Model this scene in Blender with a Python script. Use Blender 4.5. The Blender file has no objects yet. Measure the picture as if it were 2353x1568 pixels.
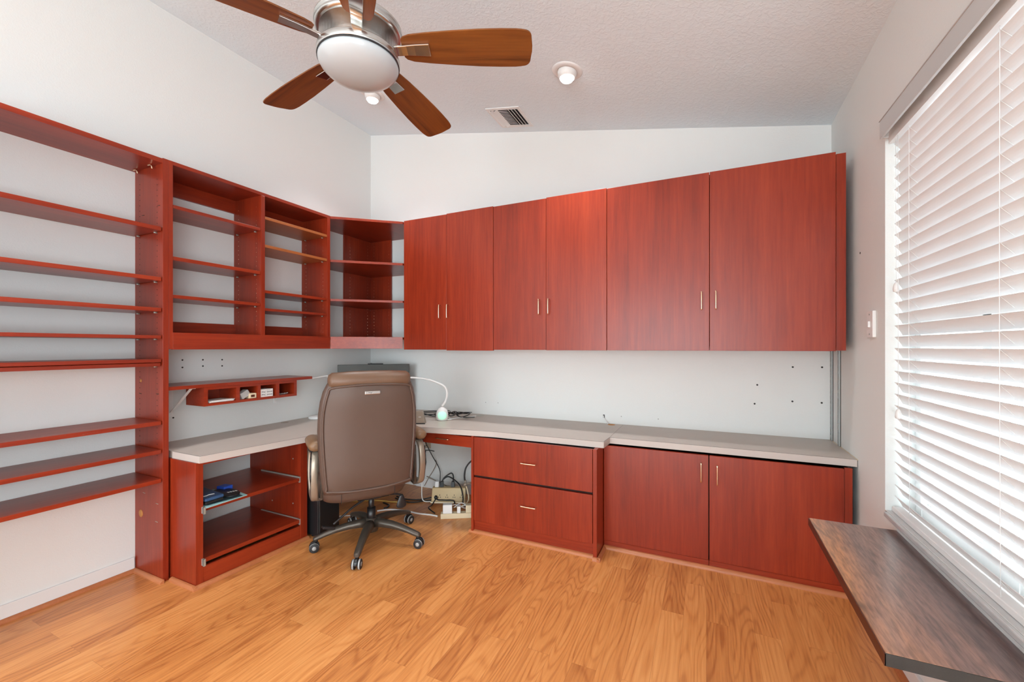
import bpy, bmesh, math, random
from mathutils import Vector, Matrix
random.seed(7)
PI = math.pi
SC = bpy.context.scene
COL = SC.collection

# ------------------------------------------------------------------ node helpers
def mat_new(name):
    m = bpy.data.materials.new(name)
    m.use_nodes = True
    nt = m.node_tree
    b = nt.nodes['Principled BSDF']
    return m, nt, b

def plain(name, col, rough=.5, metal=0., spec=.5, bump=0., bscale=200., emit=None, es=0., coat=0., var=0.):
    m, nt, b = mat_new(name)
    b.inputs['Base Color'].default_value = (*col, 1)
    b.inputs['Roughness'].default_value = rough
    b.inputs['Metallic'].default_value = metal
    b.inputs['Specular IOR Level'].default_value = spec
    b.inputs['Coat Weight'].default_value = coat
    if emit:
        b.inputs['Emission Color'].default_value = (*emit, 1)
        b.inputs['Emission Strength'].default_value = es
    tc = nt.nodes.new('ShaderNodeTexCoord')
    if bump:
        n = nt.nodes.new('ShaderNodeTexNoise'); n.inputs['Scale'].default_value = bscale; n.inputs['Detail'].default_value = 3
        nt.links.new(tc.outputs['Object'], n.inputs['Vector'])
        bp = nt.nodes.new('ShaderNodeBump'); bp.inputs['Strength'].default_value = bump; bp.inputs['Distance'].default_value = .004
        nt.links.new(n.outputs['Fac'], bp.inputs['Height']); nt.links.new(bp.outputs['Normal'], b.inputs['Normal'])
    if var:
        n2 = nt.nodes.new('ShaderNodeTexNoise'); n2.inputs['Scale'].default_value = 9; n2.inputs['Detail'].default_value = 4
        nt.links.new(tc.outputs['Object'], n2.inputs['Vector'])
        mx = nt.nodes.new('ShaderNodeMix'); mx.data_type = 'RGBA'
        mx.inputs[6].default_value = (*[c * (1 - var) for c in col], 1)
        mx.inputs[7].default_value = (*[min(1, c * (1 + var)) for c in col], 1)
        nt.links.new(n2.outputs['Fac'], mx.inputs[0]); nt.links.new(mx.outputs[2], b.inputs['Base Color'])
    return m

def ramp(nt, stops):
    r = nt.nodes.new('ShaderNodeValToRGB')
    e = r.color_ramp.elements
    e[0].position, e[0].color = stops[0][0], (*stops[0][1], 1)
    e[1].position, e[1].color = stops[-1][0], (*stops[-1][1], 1)
    for p, c in stops[1:-1]:
        k = e.new(p); k.color = (*c, 1)
    return r

def wood(name, axis, stops, rough=.30, fine=60., stretch=.05, bump=.05, coat=0., wear=0., spec=.42):
    """veneer with grain running along the given axis"""
    m, nt, b = mat_new(name)
    tc = nt.nodes.new('ShaderNodeTexCoord')
    mp = nt.nodes.new('ShaderNodeMapping')
    s = [1., 1., 1.]; s['xyz'.index(axis)] = stretch
    mp.inputs['Scale'].default_value = s
    nt.links.new(tc.outputs['Object'], mp.inputs['Vector'])
    n1 = nt.nodes.new('ShaderNodeTexNoise'); n1.inputs['Scale'].default_value = fine; n1.inputs['Detail'].default_value = 5; n1.inputs['Roughness'].default_value = .65
    n2 = nt.nodes.new('ShaderNodeTexNoise'); n2.inputs['Scale'].default_value = 5; n2.inputs['Detail'].default_value = 3; n2.inputs['Distortion'].default_value = .6
    nt.links.new(mp.outputs[0], n1.inputs['Vector']); nt.links.new(mp.outputs[0], n2.inputs['Vector'])
    ad = nt.nodes.new('ShaderNodeMath'); ad.operation = 'MULTIPLY_ADD'; ad.inputs[1].default_value = .5
    nt.links.new(n1.outputs['Fac'], ad.inputs[0])
    mu = nt.nodes.new('ShaderNodeMath'); mu.operation = 'MULTIPLY'; mu.inputs[1].default_value = .5
    nt.links.new(n2.outputs['Fac'], mu.inputs[0]); nt.links.new(mu.outputs[0], ad.inputs[2])
    r = ramp(nt, stops)
    nt.links.new(ad.outputs[0], r.inputs[0])
    col = r.outputs[0]
    if wear:
        n3 = nt.nodes.new('ShaderNodeTexNoise'); n3.inputs['Scale'].default_value = 14; n3.inputs['Detail'].default_value = 8; n3.inputs['Roughness'].default_value = .75
        mp2 = nt.nodes.new('ShaderNodeMapping'); s2 = [1., 1., 1.]; s2['xyz'.index(axis)] = .18
        mp2.inputs['Scale'].default_value = s2
        nt.links.new(tc.outputs['Object'], mp2.inputs['Vector']); nt.links.new(mp2.outputs[0], n3.inputs['Vector'])
        rr = ramp(nt, [(.62, (0, 0, 0)), (.68, (1, 1, 1))]); nt.links.new(n3.outputs['Fac'], rr.inputs[0])
        m3 = nt.nodes.new('ShaderNodeMath'); m3.operation = 'MULTIPLY'; m3.inputs[1].default_value = wear
        nt.links.new(rr.outputs[0], m3.inputs[0])
        mx = nt.nodes.new('ShaderNodeMix'); mx.data_type = 'RGBA'; mx.inputs[7].default_value = (.36, .3, .29, 1)
        nt.links.new(m3.outputs[0], mx.inputs[0]); nt.links.new(col, mx.inputs[6]); col = mx.outputs[2]
    nt.links.new(col, b.inputs['Base Color'])
    b.inputs['Roughness'].default_value = rough
    b.inputs['Coat Weight'].default_value = coat; b.inputs['Specular IOR Level'].default_value = spec
    bp = nt.nodes.new('ShaderNodeBump'); bp.inputs['Strength'].default_value = bump; bp.inputs['Distance'].default_value = .002
    nt.links.new(n1.outputs['Fac'], bp.inputs['Height']); nt.links.new(bp.outputs['Normal'], b.inputs['Normal'])
    return m

CH = [(.30, (.165, .0145, .0045)), (.5, (.265, .026, .0075)), (.7, (.365, .044, .0125))]
cherry = {a: wood('cherry_veneer_' + a, a, CH, rough=.30) for a in 'xyz'}
worn = wood('worn_cherry_veneer', 'y', CH, rough=.4, wear=.75)
fanwood = wood('walnut_fan_blade', 'x', [(.36, (.065, .018, .005)), (.46, (.17, .050, .010)), (.56, (.22, .070, .013)), (.66, (.31, .108, .022))], rough=.38, fine=38, stretch=.05)
oldedge = wood('orange_shelf_edge', 'y', [(.3, (.30, .085, .022)), (.7, (.42, .13, .035))], rough=.4)

def slab_mat():
    m, nt, b = mat_new('stained_pine_slab')
    tc = nt.nodes.new('ShaderNodeTexCoord')
    mp = nt.nodes.new('ShaderNodeMapping'); mp.inputs['Scale'].default_value = (1, .12, 1)
    nt.links.new(tc.outputs['Object'], mp.inputs['Vector'])
    n = nt.nodes.new('ShaderNodeTexNoise'); n.inputs['Scale'].default_value = 6; n.inputs['Detail'].default_value = 3; n.inputs['Distortion'].default_value = 1.
    nt.links.new(mp.outputs[0], n.inputs['Vector'])
    f = nt.nodes.new('ShaderNodeTexNoise'); f.inputs['Scale'].default_value = 130; f.inputs['Detail'].default_value = 4
    nt.links.new(mp.outputs[0], f.inputs['Vector'])
    k = nt.nodes.new('ShaderNodeTexNoise'); k.inputs['Scale'].default_value = 5.5; k.inputs['Detail'].default_value = 2; k.inputs['Distortion'].default_value = 1.5
    mp3 = nt.nodes.new('ShaderNodeMapping'); mp3.inputs['Scale'].default_value = (1, .45, 1)
    nt.links.new(tc.outputs['Object'], mp3.inputs['Vector']); nt.links.new(mp3.outputs[0], k.inputs['Vector'])
    r = ramp(nt, [(.28, (.13, .078, .070)), (.44, (.26, .15, .12)), (.60, (.36, .18, .115)), (.76, (.58, .25, .10))])
    sx = nt.nodes.new('ShaderNodeSeparateXYZ'); nt.links.new(tc.outputs['Object'], sx.inputs[0])
    ax_ = nt.nodes.new('ShaderNodeMath'); ax_.operation = 'MULTIPLY_ADD'; ax_.inputs[1].default_value = -1.35; nt.links.new(sx.outputs['X'], ax_.inputs[0])
    nm = nt.nodes.new('ShaderNodeMath'); nm.operation = 'MULTIPLY_ADD'; nm.inputs[1].default_value = .75; nm.inputs[2].default_value = .11; nt.links.new(n.outputs['Fac'], nm.inputs[0]); nt.links.new(nm.outputs[0], ax_.inputs[2])
    nt.links.new(ax_.outputs[0], r.inputs[0])
    rk = ramp(nt, [(.27, (.35, .35, .36)), (.42, (1, 1, 1))]); nt.links.new(k.outputs['Fac'], rk.inputs[0])
    mx = nt.nodes.new('ShaderNodeMix'); mx.data_type = 'RGBA'; mx.blend_type = 'MULTIPLY'; mx.inputs[0].default_value = 1
    nt.links.new(r.outputs[0], mx.inputs[6]); nt.links.new(rk.outputs[0], mx.inputs[7])
    rf = ramp(nt, [(.35, (.62, .62, .62)), (.65, (1.15, 1.15, 1.15))]); nt.links.new(f.outputs['Fac'], rf.inputs[0])
    mx2 = nt.nodes.new('ShaderNodeMix'); mx2.data_type = 'RGBA'; mx2.blend_type = 'MULTIPLY'; mx2.inputs[0].default_value = 1
    nt.links.new(mx.outputs[2], mx2.inputs[6]); nt.links.new(rf.outputs[0], mx2.inputs[7])
    nt.links.new(mx2.outputs[2], b.inputs['Base Color'])
    b.inputs['Roughness'].default_value = .32
    b.inputs['Coat Weight'].default_value = .9; b.inputs['Coat Roughness'].default_value = .2
    bp = nt.nodes.new('ShaderNodeBump'); bp.inputs['Strength'].default_value = .25; bp.inputs['Distance'].default_value = .003
    nt.links.new(f.outputs['Fac'], bp.inputs['Height']); nt.links.new(bp.outputs['Normal'], b.inputs['Normal'])
    return m

def floor_mat():
    m, nt, b = mat_new('oak_laminate')
    L = nt.links
    tc = nt.nodes.new('ShaderNodeTexCoord')
    sp = nt.nodes.new('ShaderNodeSeparateXYZ'); L.new(tc.outputs['Object'], sp.inputs[0])
    cb = nt.nodes.new('ShaderNodeCombineXYZ'); L.new(sp.outputs['Y'], cb.inputs[0]); L.new(sp.outputs['X'], cb.inputs[1])
    br = nt.nodes.new('ShaderNodeTexBrick')
    br.offset = .37; br.offset_frequency = 2; br.squash = 1
    br.inputs['Scale'].default_value = 1
    br.inputs['Brick Width'].default_value = .86; br.inputs['Row Height'].default_value = .104
    br.inputs['Mortar Size'].default_value = .0006; br.inputs['Mortar Smooth'].default_value = .3; br.inputs['Bias'].default_value = 0
    br.inputs['Color1'].default_value = (0, 0, 0, 1); br.inputs['Color2'].default_value = (1, 1, 1, 1); br.inputs['Mortar'].default_value = (.5, .5, .5, 1)
    L.new(cb.outputs[0], br.inputs['Vector'])
    bw = nt.nodes.new('ShaderNodeRGBToBW'); L.new(br.outputs['Color'], bw.inputs[0])
    # per-board offset of the grain
    off = nt.nodes.new('ShaderNodeMath'); off.operation = 'MULTIPLY'; off.inputs[1].default_value = 37.; L.new(bw.outputs[0], off.inputs[0])
    ys = nt.nodes.new('ShaderNodeMath'); ys.operation = 'MULTIPLY'; ys.inputs[1].default_value = .16; L.new(sp.outputs['Y'], ys.inputs[0])
    g = nt.nodes.new('ShaderNodeCombineXYZ'); L.new(sp.outputs['X'], g.inputs[0]); L.new(ys.outputs[0], g.inputs[1]); L.new(off.outputs[0], g.inputs[2])
    nz = nt.nodes.new('ShaderNodeTexNoise'); nz.inputs['Scale'].default_value = 6.; nz.inputs['Detail'].default_value = 1.0; nz.inputs['Roughness'].default_value = .4
    L.new(g.outputs[0], nz.inputs['Vector'])
    rings = nt.nodes.new('ShaderNodeMath'); rings.operation = 'MULTIPLY'; rings.inputs[1].default_value = 125.; L.new(nz.outputs['Fac'], rings.inputs[0])
    sn = nt.nodes.new('ShaderNodeMath'); sn.operation = 'SINE'; L.new(rings.outputs[0], sn.inputs[0])
    nf = nt.nodes.new('ShaderNodeTexNoise'); nf.inputs['Scale'].default_value = 95; nf.inputs['Detail'].default_value = 4
    yf = nt.nodes.new('ShaderNodeMath'); yf.operation = 'MULTIPLY'; yf.inputs[1].default_value = .045; L.new(sp.outputs['Y'], yf.inputs[0])
    gf = nt.nodes.new('ShaderNodeCombineXYZ'); L.new(sp.outputs['X'], gf.inputs[0]); L.new(yf.outputs[0], gf.inputs[1]); L.new(off.outputs[0], gf.inputs[2])
    L.new(gf.outputs[0], nf.inputs['Vector'])
    a1 = nt.nodes.new('ShaderNodeMath'); a1.operation = 'MULTIPLY_ADD'; a1.inputs[1].default_value = -.15; pw = nt.nodes.new('ShaderNodeMath'); pw.operation = 'MULTIPLY_ADD'; pw.inputs[1].default_value = .5; pw.inputs[2].default_value = .5; L.new(sn.outputs[0], pw.inputs[0]); p2 = nt.nodes.new('ShaderNodeMath'); p2.operation = 'POWER'; p2.inputs[1].default_value = 3.2; L.new(pw.outputs[0], p2.inputs[0]); L.new(p2.outputs[0], a1.inputs[0])
    a2 = nt.nodes.new('ShaderNodeMath'); a2.operation = 'MULTIPLY_ADD'; a2.inputs[1].default_value = .55; a2.inputs[2].default_value = .08; L.new(nf.outputs['Fac'], a2.inputs[0])
    a3 = nt.nodes.new('ShaderNodeMath'); a3.operation = 'MULTIPLY_ADD'; a3.inputs[1].default_value = .26; L.new(bw.outputs[0], a3.inputs[0]); L.new(a2.outputs[0], a3.inputs[2])
    L.new(a3.outputs[0], a1.inputs[2])
    r = ramp(nt, [(.18, (.40, .130, .034)), (.45, (.62, .245, .070)), (.72, (.74, .335, .11))])
    L.new(a1.outputs[0], r.inputs[0])
    mx = nt.nodes.new('ShaderNodeMix'); mx.data_type = 'RGBA'; mx.inputs[7].default_value = (.27, .095, .03, 1)
    mf = nt.nodes.new('ShaderNodeMath'); mf.operation = 'MULTIPLY'; mf.inputs[1].default_value = .6; L.new(br.outputs['Fac'], mf.inputs[0])
    L.new(mf.outputs[0], mx.inputs[0]); L.new(r.outputs[0], mx.inputs[6])
    L.new(mx.outputs[2], b.inputs['Base Color'])
    b.inputs['Roughness'].default_value = .3
    b.inputs['Specular IOR Level'].default_value = .5
    bp = nt.nodes.new('ShaderNodeBump'); bp.inputs['Strength'].default_value = .06; bp.inputs['Distance'].default_value = .002
    L.new(nf.outputs['Fac'], bp.inputs['Height']); L.new(bp.outputs['Normal'], b.inputs['Normal'])
    return m

def plaster(name, col, scale, strength, rough=.85):
    m, nt, b = mat_new(name)
    b.inputs['Base Color'].default_value = (*col, 1); b.inputs['Roughness'].default_value = rough
    b.inputs['Specular IOR Level'].default_value = .3
    tc = nt.nodes.new('ShaderNodeTexCoord')
    n = nt.nodes.new('ShaderNodeTexNoise'); n.inputs['Scale'].default_value = scale; n.inputs['Detail'].default_value = 5; n.inputs['Distortion'].default_value = .8
    nt.links.new(tc.outputs['Object'], n.inputs['Vector'])
    r = ramp(nt, [(.45, (0, 0, 0)), (.62, (1, 1, 1))]); nt.links.new(n.outputs['Fac'], r.inputs[0])
    bp = nt.nodes.new('ShaderNodeBump'); bp.inputs['Strength'].default_value = strength; bp.inputs['Distance'].default_value = .004
    nt.links.new(r.outputs[0], bp.inputs['Height']); nt.links.new(bp.outputs['Normal'], b.inputs['Normal'])
    return m

def glass_mat():
    m = bpy.data.materials.new('window_glass'); m.use_nodes = True; nt = m.node_tree
    nt.nodes.remove(nt.nodes['Principled BSDF'])
    out = nt.nodes['Material Output']
    t = nt.nodes.new('ShaderNodeBsdfTransparent'); t.inputs[0].default_value = (.94, .96, .95, 1)
    g = nt.nodes.new('ShaderNodeBsdfGlossy'); g.inputs['Roughness'].default_value = .02
    mx = nt.nodes.new('ShaderNodeMixShader')
    mx.inputs[0].default_value = .05; nt.links.new(t.outputs[0], mx.inputs[1]); nt.links.new(g.outputs[0], mx.inputs[2])
    nt.links.new(mx.outputs[0], out.inputs['Surface'])
    return m

def slat_mat():
    m, nt, b = mat_new('white_vinyl_slat')
    b.inputs['Base Color'].default_value = (.86, .86, .855, 1); b.inputs['Roughness'].default_value = .45
    out = nt.nodes['Material Output']
    tr = nt.nodes.new('ShaderNodeBsdfTranslucent'); tr.inputs[0].default_value = (.86, .86, .86, 1)
    mx = nt.nodes.new('ShaderNodeMixShader'); mx.inputs[0].default_value = .07
    nt.links.new(b.outputs[0], mx.inputs[1]); nt.links.new(tr.outputs[0], mx.inputs[2]); nt.links.new(mx.outputs[0], out.inputs['Surface'])
    return m

M = dict(
    wall=plaster('wall_paint', (.76, .775, .76), 130, .10),
    ceiling=plaster('ceiling_knockdown', (.755, .84, .885), 46, .24),
    floor=floor_mat(),
    trimwhite=plain('white_trim_paint', (.78, .78, .77), .4),
    quarter=wood('quarter_round_oak', 'x', [(.3, (.40, .125, .045)), (.7, (.52, .19, .075))], rough=.35, stretch=.2),
    counter=plain('grey_laminate', (.52, .46, .405), .42, var=.05),
    counteredge=plain('grey_laminate_edge', (.54, .48, .44), .45),
    darkline=plain('dark_laminate_seam', (.12, .10, .09), .6),
    black=plain('black_plastic', (.012, .012, .013), .35),
    rubber=plain('black_rubber', (.02, .02, .022), .6),
    gap=plain('dark_gap', (.02, .008, .006), .8),
    brass=plain('satin_brass', (.80, .58, .40), .25, metal=1),
    steel=plain('zinc_steel', (.40, .41, .37), .35, metal=.4),
    galv=plain('galvanised_steel', (.36, .37, .36), .45, metal=.6),
    nickel=plain('brushed_nickel', (.58, .575, .56), .26, metal=1),
    nickelbright=plain('polished_nickel', (.72, .71, .68), .14, metal=1),
    opal=plain('opal_glass', (.47, .51, .535), .3, coat=.3),
    leather=plain('brown_leather', (.100, .060, .044), .42, bump=.12, bscale=900, var=.08),
    leatherpad=plain('tan_leather_pad', (.22, .125, .066), .42, bump=.1, bscale=900, var=.1),
    headroll=plain('headroll_leather', (.16, .088, .052), .4, bump=.12, bscale=900, var=.12),
    bronze=plain('bronze_paint', (.085, .070, .056), .34, metal=.4),
    armsilver=plain('champagne_metal', (.34, .29, .23), .33, metal=.55),
    tread=plain('grey_tread', (.38, .38, .37), .5),
    screen=plain('matte_grey_panel', (.055, .055, .048), .45),
    whiteplastic=plain('white_plastic', (.82, .82, .81), .35),
    greyplastic=plain('grey_plastic', (.42, .42, .41), .45),
    green=plain('green_glow', (.5, .9, .7), .4, emit=(.42, 1., .68), es=.42),
    lampglow=plain('lamp_glow', (1, .96, .88), .5, emit=(1, .96, .9), es=14),
    taupe=plain('taupe_plastic', (.30, .235, .18), .4),
    tan=plain('tan_plastic', (.62, .46, .24), .45),
    cream=plain('cream_plastic', (.74, .62, .42), .45),
    creamwall=plain('almond_plate', (.50, .43, .33), .5),
    paper=plain('paper', (.78, .77, .74), .8),
    bluecase=plain('blue_plastic', (.035, .085, .19), .35),
    bluebright=plain('bright_blue', (.03, .10, .55), .4),
    teal=plain('teal_card', (.35, .62, .62), .5),
    navy=plain('dark_card', (.02, .05, .06), .4),
    ink=plain('dark_ink', (.06, .05, .06), .6),
    yellow=plain('yellow_cable', (.75, .50, .12), .45),
    rawboard=plain('raw_particle_board', (.50, .22, .06), .8, var=.2),
    ventdark=plain('duct_dark', (.035, .035, .037), .7),
    ventgrey=plain('vent_grey', (.55, .55, .55), .5),
    marble=plain('grey_marble', (.55, .555, .55), .25, var=.12),
    slat=slat_mat(), glass=glass_mat(), slab=slab_mat(),
    slabedge=plain('black_slab_end', (.045, .042, .038), .5, bump=.3, bscale=80, var=.5),
    slabside=plain('dark_red_slab_side', (.09, .022, .010), .45),
    hole=plain('hole_dark', (.035, .034, .032), .8),
    patio=plain('patio_concrete', (.62, .60, .57), .8, var=.05),
    neighbour=plain('pale_stucco', (.34, .34, .40), .8),
    rail=plain('pale_blue_rail', (.17, .21, .30), .5),
    valance=plain('valance_vinyl', (.56, .57, .57), .5),
    spring=plain('lever_black', (.02, .02, .022), .3),
)

# ------------------------------------------------------------------ mesh builder
class MB:
    def __init__(s): s.v, s.f, s.sm = [], [], []
    def add(s, vs, fs, smooth=False):
        o = len(s.v); s.v += [tuple(v) for v in vs]
        for f in fs: s.f.append([i + o for i in f]); s.sm.append(smooth)
        return s
    def box(s, x0, x1, y0, y1, z0, z1):
        return s.prism([(x0, y0), (x1, y0), (x1, y1), (x0, y1)], z0, z1)
    def prism(s, poly, z0, z1):
        n = len(poly)
        if sum(poly[i][0] * poly[(i + 1) % n][1] - poly[(i + 1) % n][0] * poly[i][1] for i in range(n)) < 0: poly = poly[::-1]
        vs = [(x, y, z0) for x, y in poly] + [(x, y, z1) for x, y in poly]
        fs = [list(range(n))[::-1], list(range(n, 2 * n))] + [[i, (i + 1) % n, n + (i + 1) % n, n + i] for i in range(n)]
        return s.add(vs, fs)
    def obox(s, c, ax, ay, az):
        """box from a centre and three half-axis vectors"""
        c, ax, ay, az = map(Vector, (c, ax, ay, az))
        vs = [c + sx * ax + sy * ay + sz * az for sz in (-1, 1) for sx, sy in ((-1, -1), (1, -1), (1, 1), (-1, 1))]
        fs = [[3, 2, 1, 0], [4, 5, 6, 7]] + [[i, (i + 1) % 4, 4 + (i + 1) % 4, 4 + i] for i in range(4)]
        if ax.cross(ay).dot(az) < 0: fs = [f[::-1] for f in fs]
        return s.add(vs, fs)
    def loft(s, rings, smooth=True, caps=True, closed=False):
        n = len(rings[0]); vs = [p for r in rings for p in r]; fs = []
        m = len(rings)
        for k in range(m if closed else m - 1):
            a, b = k * n, ((k + 1) % m) * n
            fs += [[a + i, a + (i + 1) % n, b + (i + 1) % n, b + i] for i in range(n)]
        s.add(vs, fs, smooth)
        if caps and not closed:
            o = len(s.v) - len(vs)
            s.f.append([o + i for i in range(n)][::-1]); s.sm.append(False)
            s.f.append([o + (m - 1) * n + i for i in range(n)]); s.sm.append(False)
        return s
    def lathe(s, prof, c=(0, 0, 0), axis=(0, 0, 1), n=32, smooth=True):
        q = Vector((0, 0, 1)).rotation_difference(Vector(axis).normalized()); c = Vector(c)
        rings = [[c + q @ Vector((r * math.cos(2 * PI * i / n), r * math.sin(2 * PI * i / n), z)) for i in range(n)] for r, z in prof]
        return s.loft(rings, smooth)
    def cyl(s, p, q, r, r2=None, n=20, smooth=True):
        p, q = Vector(p), Vector(q); d = q - p
        return s.lathe([(r, 0), (r if r2 is None else r2, d.length)], p, d, n, smooth)
    def tube(s, pts, r, n=8, smooth=True, sub=5, closed=False):
        P = [Vector(p) for p in pts]
        if sub > 1 and len(P) > 2:
            Q = []; N = len(P)
            rng = range(N if closed else N - 1)
            for i in rng:
                if closed: a, b, c, d = P[i - 1], P[i], P[(i + 1) % N], P[(i + 2) % N]
                else: a, b, c, d = P[max(i - 1, 0)], P[i], P[i + 1], P[min(i + 2, N - 1)]
                for k in range(sub):
                    t = k / sub
                    Q.append(.5 * ((2 * b) + (c - a) * t + (2 * a - 5 * b + 4 * c - d) * t * t + (3 * b - a - 3 * c + d) * t ** 3))
            if not closed: Q.append(P[-1])
            P = Q
        rings = []; up = None; N = len(P)
        for i, p in enumerate(P):
            t = (P[(i + 1) % N] - P[i - 1]) if closed else (P[min(i + 1, N - 1)] - P[max(i - 1, 0)])
            if t.length < 1e-9: t = Vector((0, 0, 1))
            t.normalize()
            if up is None: up = Vector((0, 0, 1)) if abs(t.z) < .9 else Vector((1, 0, 0))
            u = up - t * up.dot(t)
            if u.length < 1e-6: u = t.orthogonal()
            u.normalize(); up = u; w = t.cross(u)
            rr = r[i * (len(r) - 1) // max(N - 1, 1)] if isinstance(r, (list, tuple)) else r
            rings.append([p + rr * (math.cos(2 * PI * k / n) * u + math.sin(2 * PI * k / n) * w) for k in range(n)])
        return s.loft(rings, smooth, closed=closed)
    def sweep(s, pts, prof, side, closed=False, smooth=False):
        """sweep a 2-D profile [(a,b)] along pts; a along `side`, b along the in-plane normal"""
        P = [Vector(p) for p in pts]; N = len(P); side = Vector(side).normalized(); rings = []
        for i, p in enumerate(P):
            t = (P[(i + 1) % N] - P[i - 1]) if closed else (P[min(i + 1, N - 1)] - P[max(i - 1, 0)])
            nn = side.cross(t).normalized()
            rings.append([p + side * a + nn * b for a, b in prof])
        return s.loft(rings, smooth, closed=closed)
    def ball(s, c, r, n=16, sq=(1, 1, 1)):
        c = Vector(c); m = n // 2
        rings = []
        for j in range(1, m):
            a = PI * j / m
            rings.append([c + Vector((r * sq[0] * math.sin(a) * math.cos(2 * PI * i / n), r * sq[1] * math.sin(a) * math.sin(2 * PI * i / n), -r * sq[2] * math.cos(a))) for i in range(n)])
        return s.loft(rings, True)
    def xf(s, Mx):
        s.v = [tuple(Mx @ Vector(v)) for v in s.v]; return s
    def build(s, name, mat, parent=None, bevel=0., seg=2, smooth_all=False, subsurf=0):
        o0 = Vector((0, 0, 0))
        p = parent
        while p is not None:
            o0 += Vector(p.get('_o', (0, 0, 0))) if p.parent is None else Vector((0, 0, 0))
            p = p.parent
        me = bpy.data.meshes.new(name)
        me.from_pydata([tuple(Vector(v) - o0) for v in s.v], [], s.f)
        me.polygons.foreach_set('use_smooth', [bool(x or smooth_all) for x in s.sm])
        bm = bmesh.new(); bm.from_mesh(me); bmesh.ops.recalc_face_normals(bm, faces=bm.faces[:]); bm.to_mesh(me); bm.free()
        me.materials.append(mat); me.update()
        o = bpy.data.objects.new(name, me); COL.objects.link(o)
        if parent: o.parent = parent
        if bevel:
            b = o.modifiers.new('bevel', 'BEVEL'); b.width = bevel; b.segments = seg; b.limit_method = 'ANGLE'; b.angle_limit = .7
        if subsurf:
            b = o.modifiers.new('subsurf', 'SUBSURF'); b.levels = subsurf; b.render_levels = subsurf
        return o

def thing(name, label, cat, loc=(0, 0, 0), group=None, rz=0., local=False):
    """an Empty at the thing's base; parts are given in world coordinates unless local"""
    o = bpy.data.objects.new(name, None); COL.objects.link(o)
    o.empty_display_size = .05
    o.location = loc; o.rotation_euler = (0, 0, rz)
    o['label'] = label; o['category'] = cat
    if group: o['group'] = group
    if not local: o['_o'] = tuple(loc)
    return o
def tag(o, label, cat, group=None):
    o['label'] = label; o['category'] = cat
    if group: o['group'] = group
    return o
def struct(o): o['kind'] = 'structure'; return o
def plabel(o, s): o['label'] = s; return o
def copy_tree(o, parent=None):
    c = o.copy(); COL.objects.link(c)
    if parent is not None: c.parent = parent
    for ch in list(o.children): copy_tree(ch, c)
    return c
def text(name, body, size, mat, parent, Mx, extrude=.0004):
    cu = bpy.data.curves.new(name, 'FONT'); cu.body = body; cu.size = size; cu.extrude = extrude; cu.align_x = 'CENTER'; cu.align_y = 'CENTER'
    t = bpy.data.objects.new(name, cu); COL.objects.link(t)
    bpy.context.view_layer.update()
    me = bpy.data.meshes.new_from_object(t.evaluated_get(bpy.context.evaluated_depsgraph_get()))
    bpy.data.objects.remove(t)
    o = bpy.data.objects.new(name, me); COL.objects.link(o)
    me.materials.clear(); me.materials.append(mat)
    o.parent = parent; o.matrix_local = Mx
    return o

# ------------------------------------------------------------------ camera
YAW = math.radians(25.01)
cam = bpy.data.cameras.new('camera'); co = bpy.data.objects.new('camera', cam); COL.objects.link(co)
cam.sensor_fit = 'HORIZONTAL'; cam.sensor_width = 36.; cam.lens = 957. / 2353. * 36.
cam.shift_y = 13. / 2353.; cam.clip_start = .02
co.location = (0, 0, 1.35); co.rotation_euler = (PI / 2, 0, YAW)
SC.camera = co

# ------------------------------------------------------------------ room shell
XL, XR, YR = -3.125, .742, -5.2
YB = lambda x: 3.265 + (x + 3.125) * (3.355 - 3.265) / 3.86
def ceil_z(x, y):
    t = (x + 3.13) / 3.865; d = min(max(3.3 - y, 0), 2.3)
    return (1 - t) * (3.525 - .016 * d) + t * (2.80 + .04 * d)
WT = .16
b = MB(); b.prism([(XL - WT, YR - WT), (XR + WT, YR - WT), (XR + WT, 3.6), (XL - WT, 3.6)], -.08, 0)
struct(b.build('floor', M['floor']))
# ceiling: a sloping slab
b = MB(); ys = [YR - WT, .5, 1.0, 1.4, 1.8, 2.2, 2.6, 3.0, 3.6]; xs = [XL - WT, -2.2, -1.2, -.2, XR + WT]
vs = []; nx = len(xs)
for dz in (0, .12):
    for y in ys:
        for x in xs: vs.append((x, y, ceil_z(x, y) + dz))
fs = []; off = nx * len(ys)
for j in range(len(ys) - 1):
    for i in range(nx - 1):
        a = j * nx + i
        fs.append([a, a + nx, a + nx + 1, a + 1]); fs.append([off + a, off + a + 1, off + a + nx + 1, off + a + nx])
for j in range(len(ys) - 1):
    for i in (0, nx - 1):
        a = j * nx + i; fs.append([a, a + nx, off + a + nx, off + a])
for i in range(nx - 1):
    for j in (0, len(ys) - 1):
        a = j * nx + i; fs.append([a, a + 1, off + a + 1, off + a])
b.add(vs, fs); struct(b.build('ceiling', M['ceiling']))
b = MB(); b.box(XL - WT, XL, YR - WT, 3.6, 0, 3.56); wall_left = struct(b.build('wall_left', M['wall']))
b = MB(); b.prism([(XL, YB(XL)), (XR + WT, YB(XR + WT)), (XR + WT, 3.6), (XL, 3.6)], 0, 3.56); wall_back = struct(b.build('wall_back', M['wall']))
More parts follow.
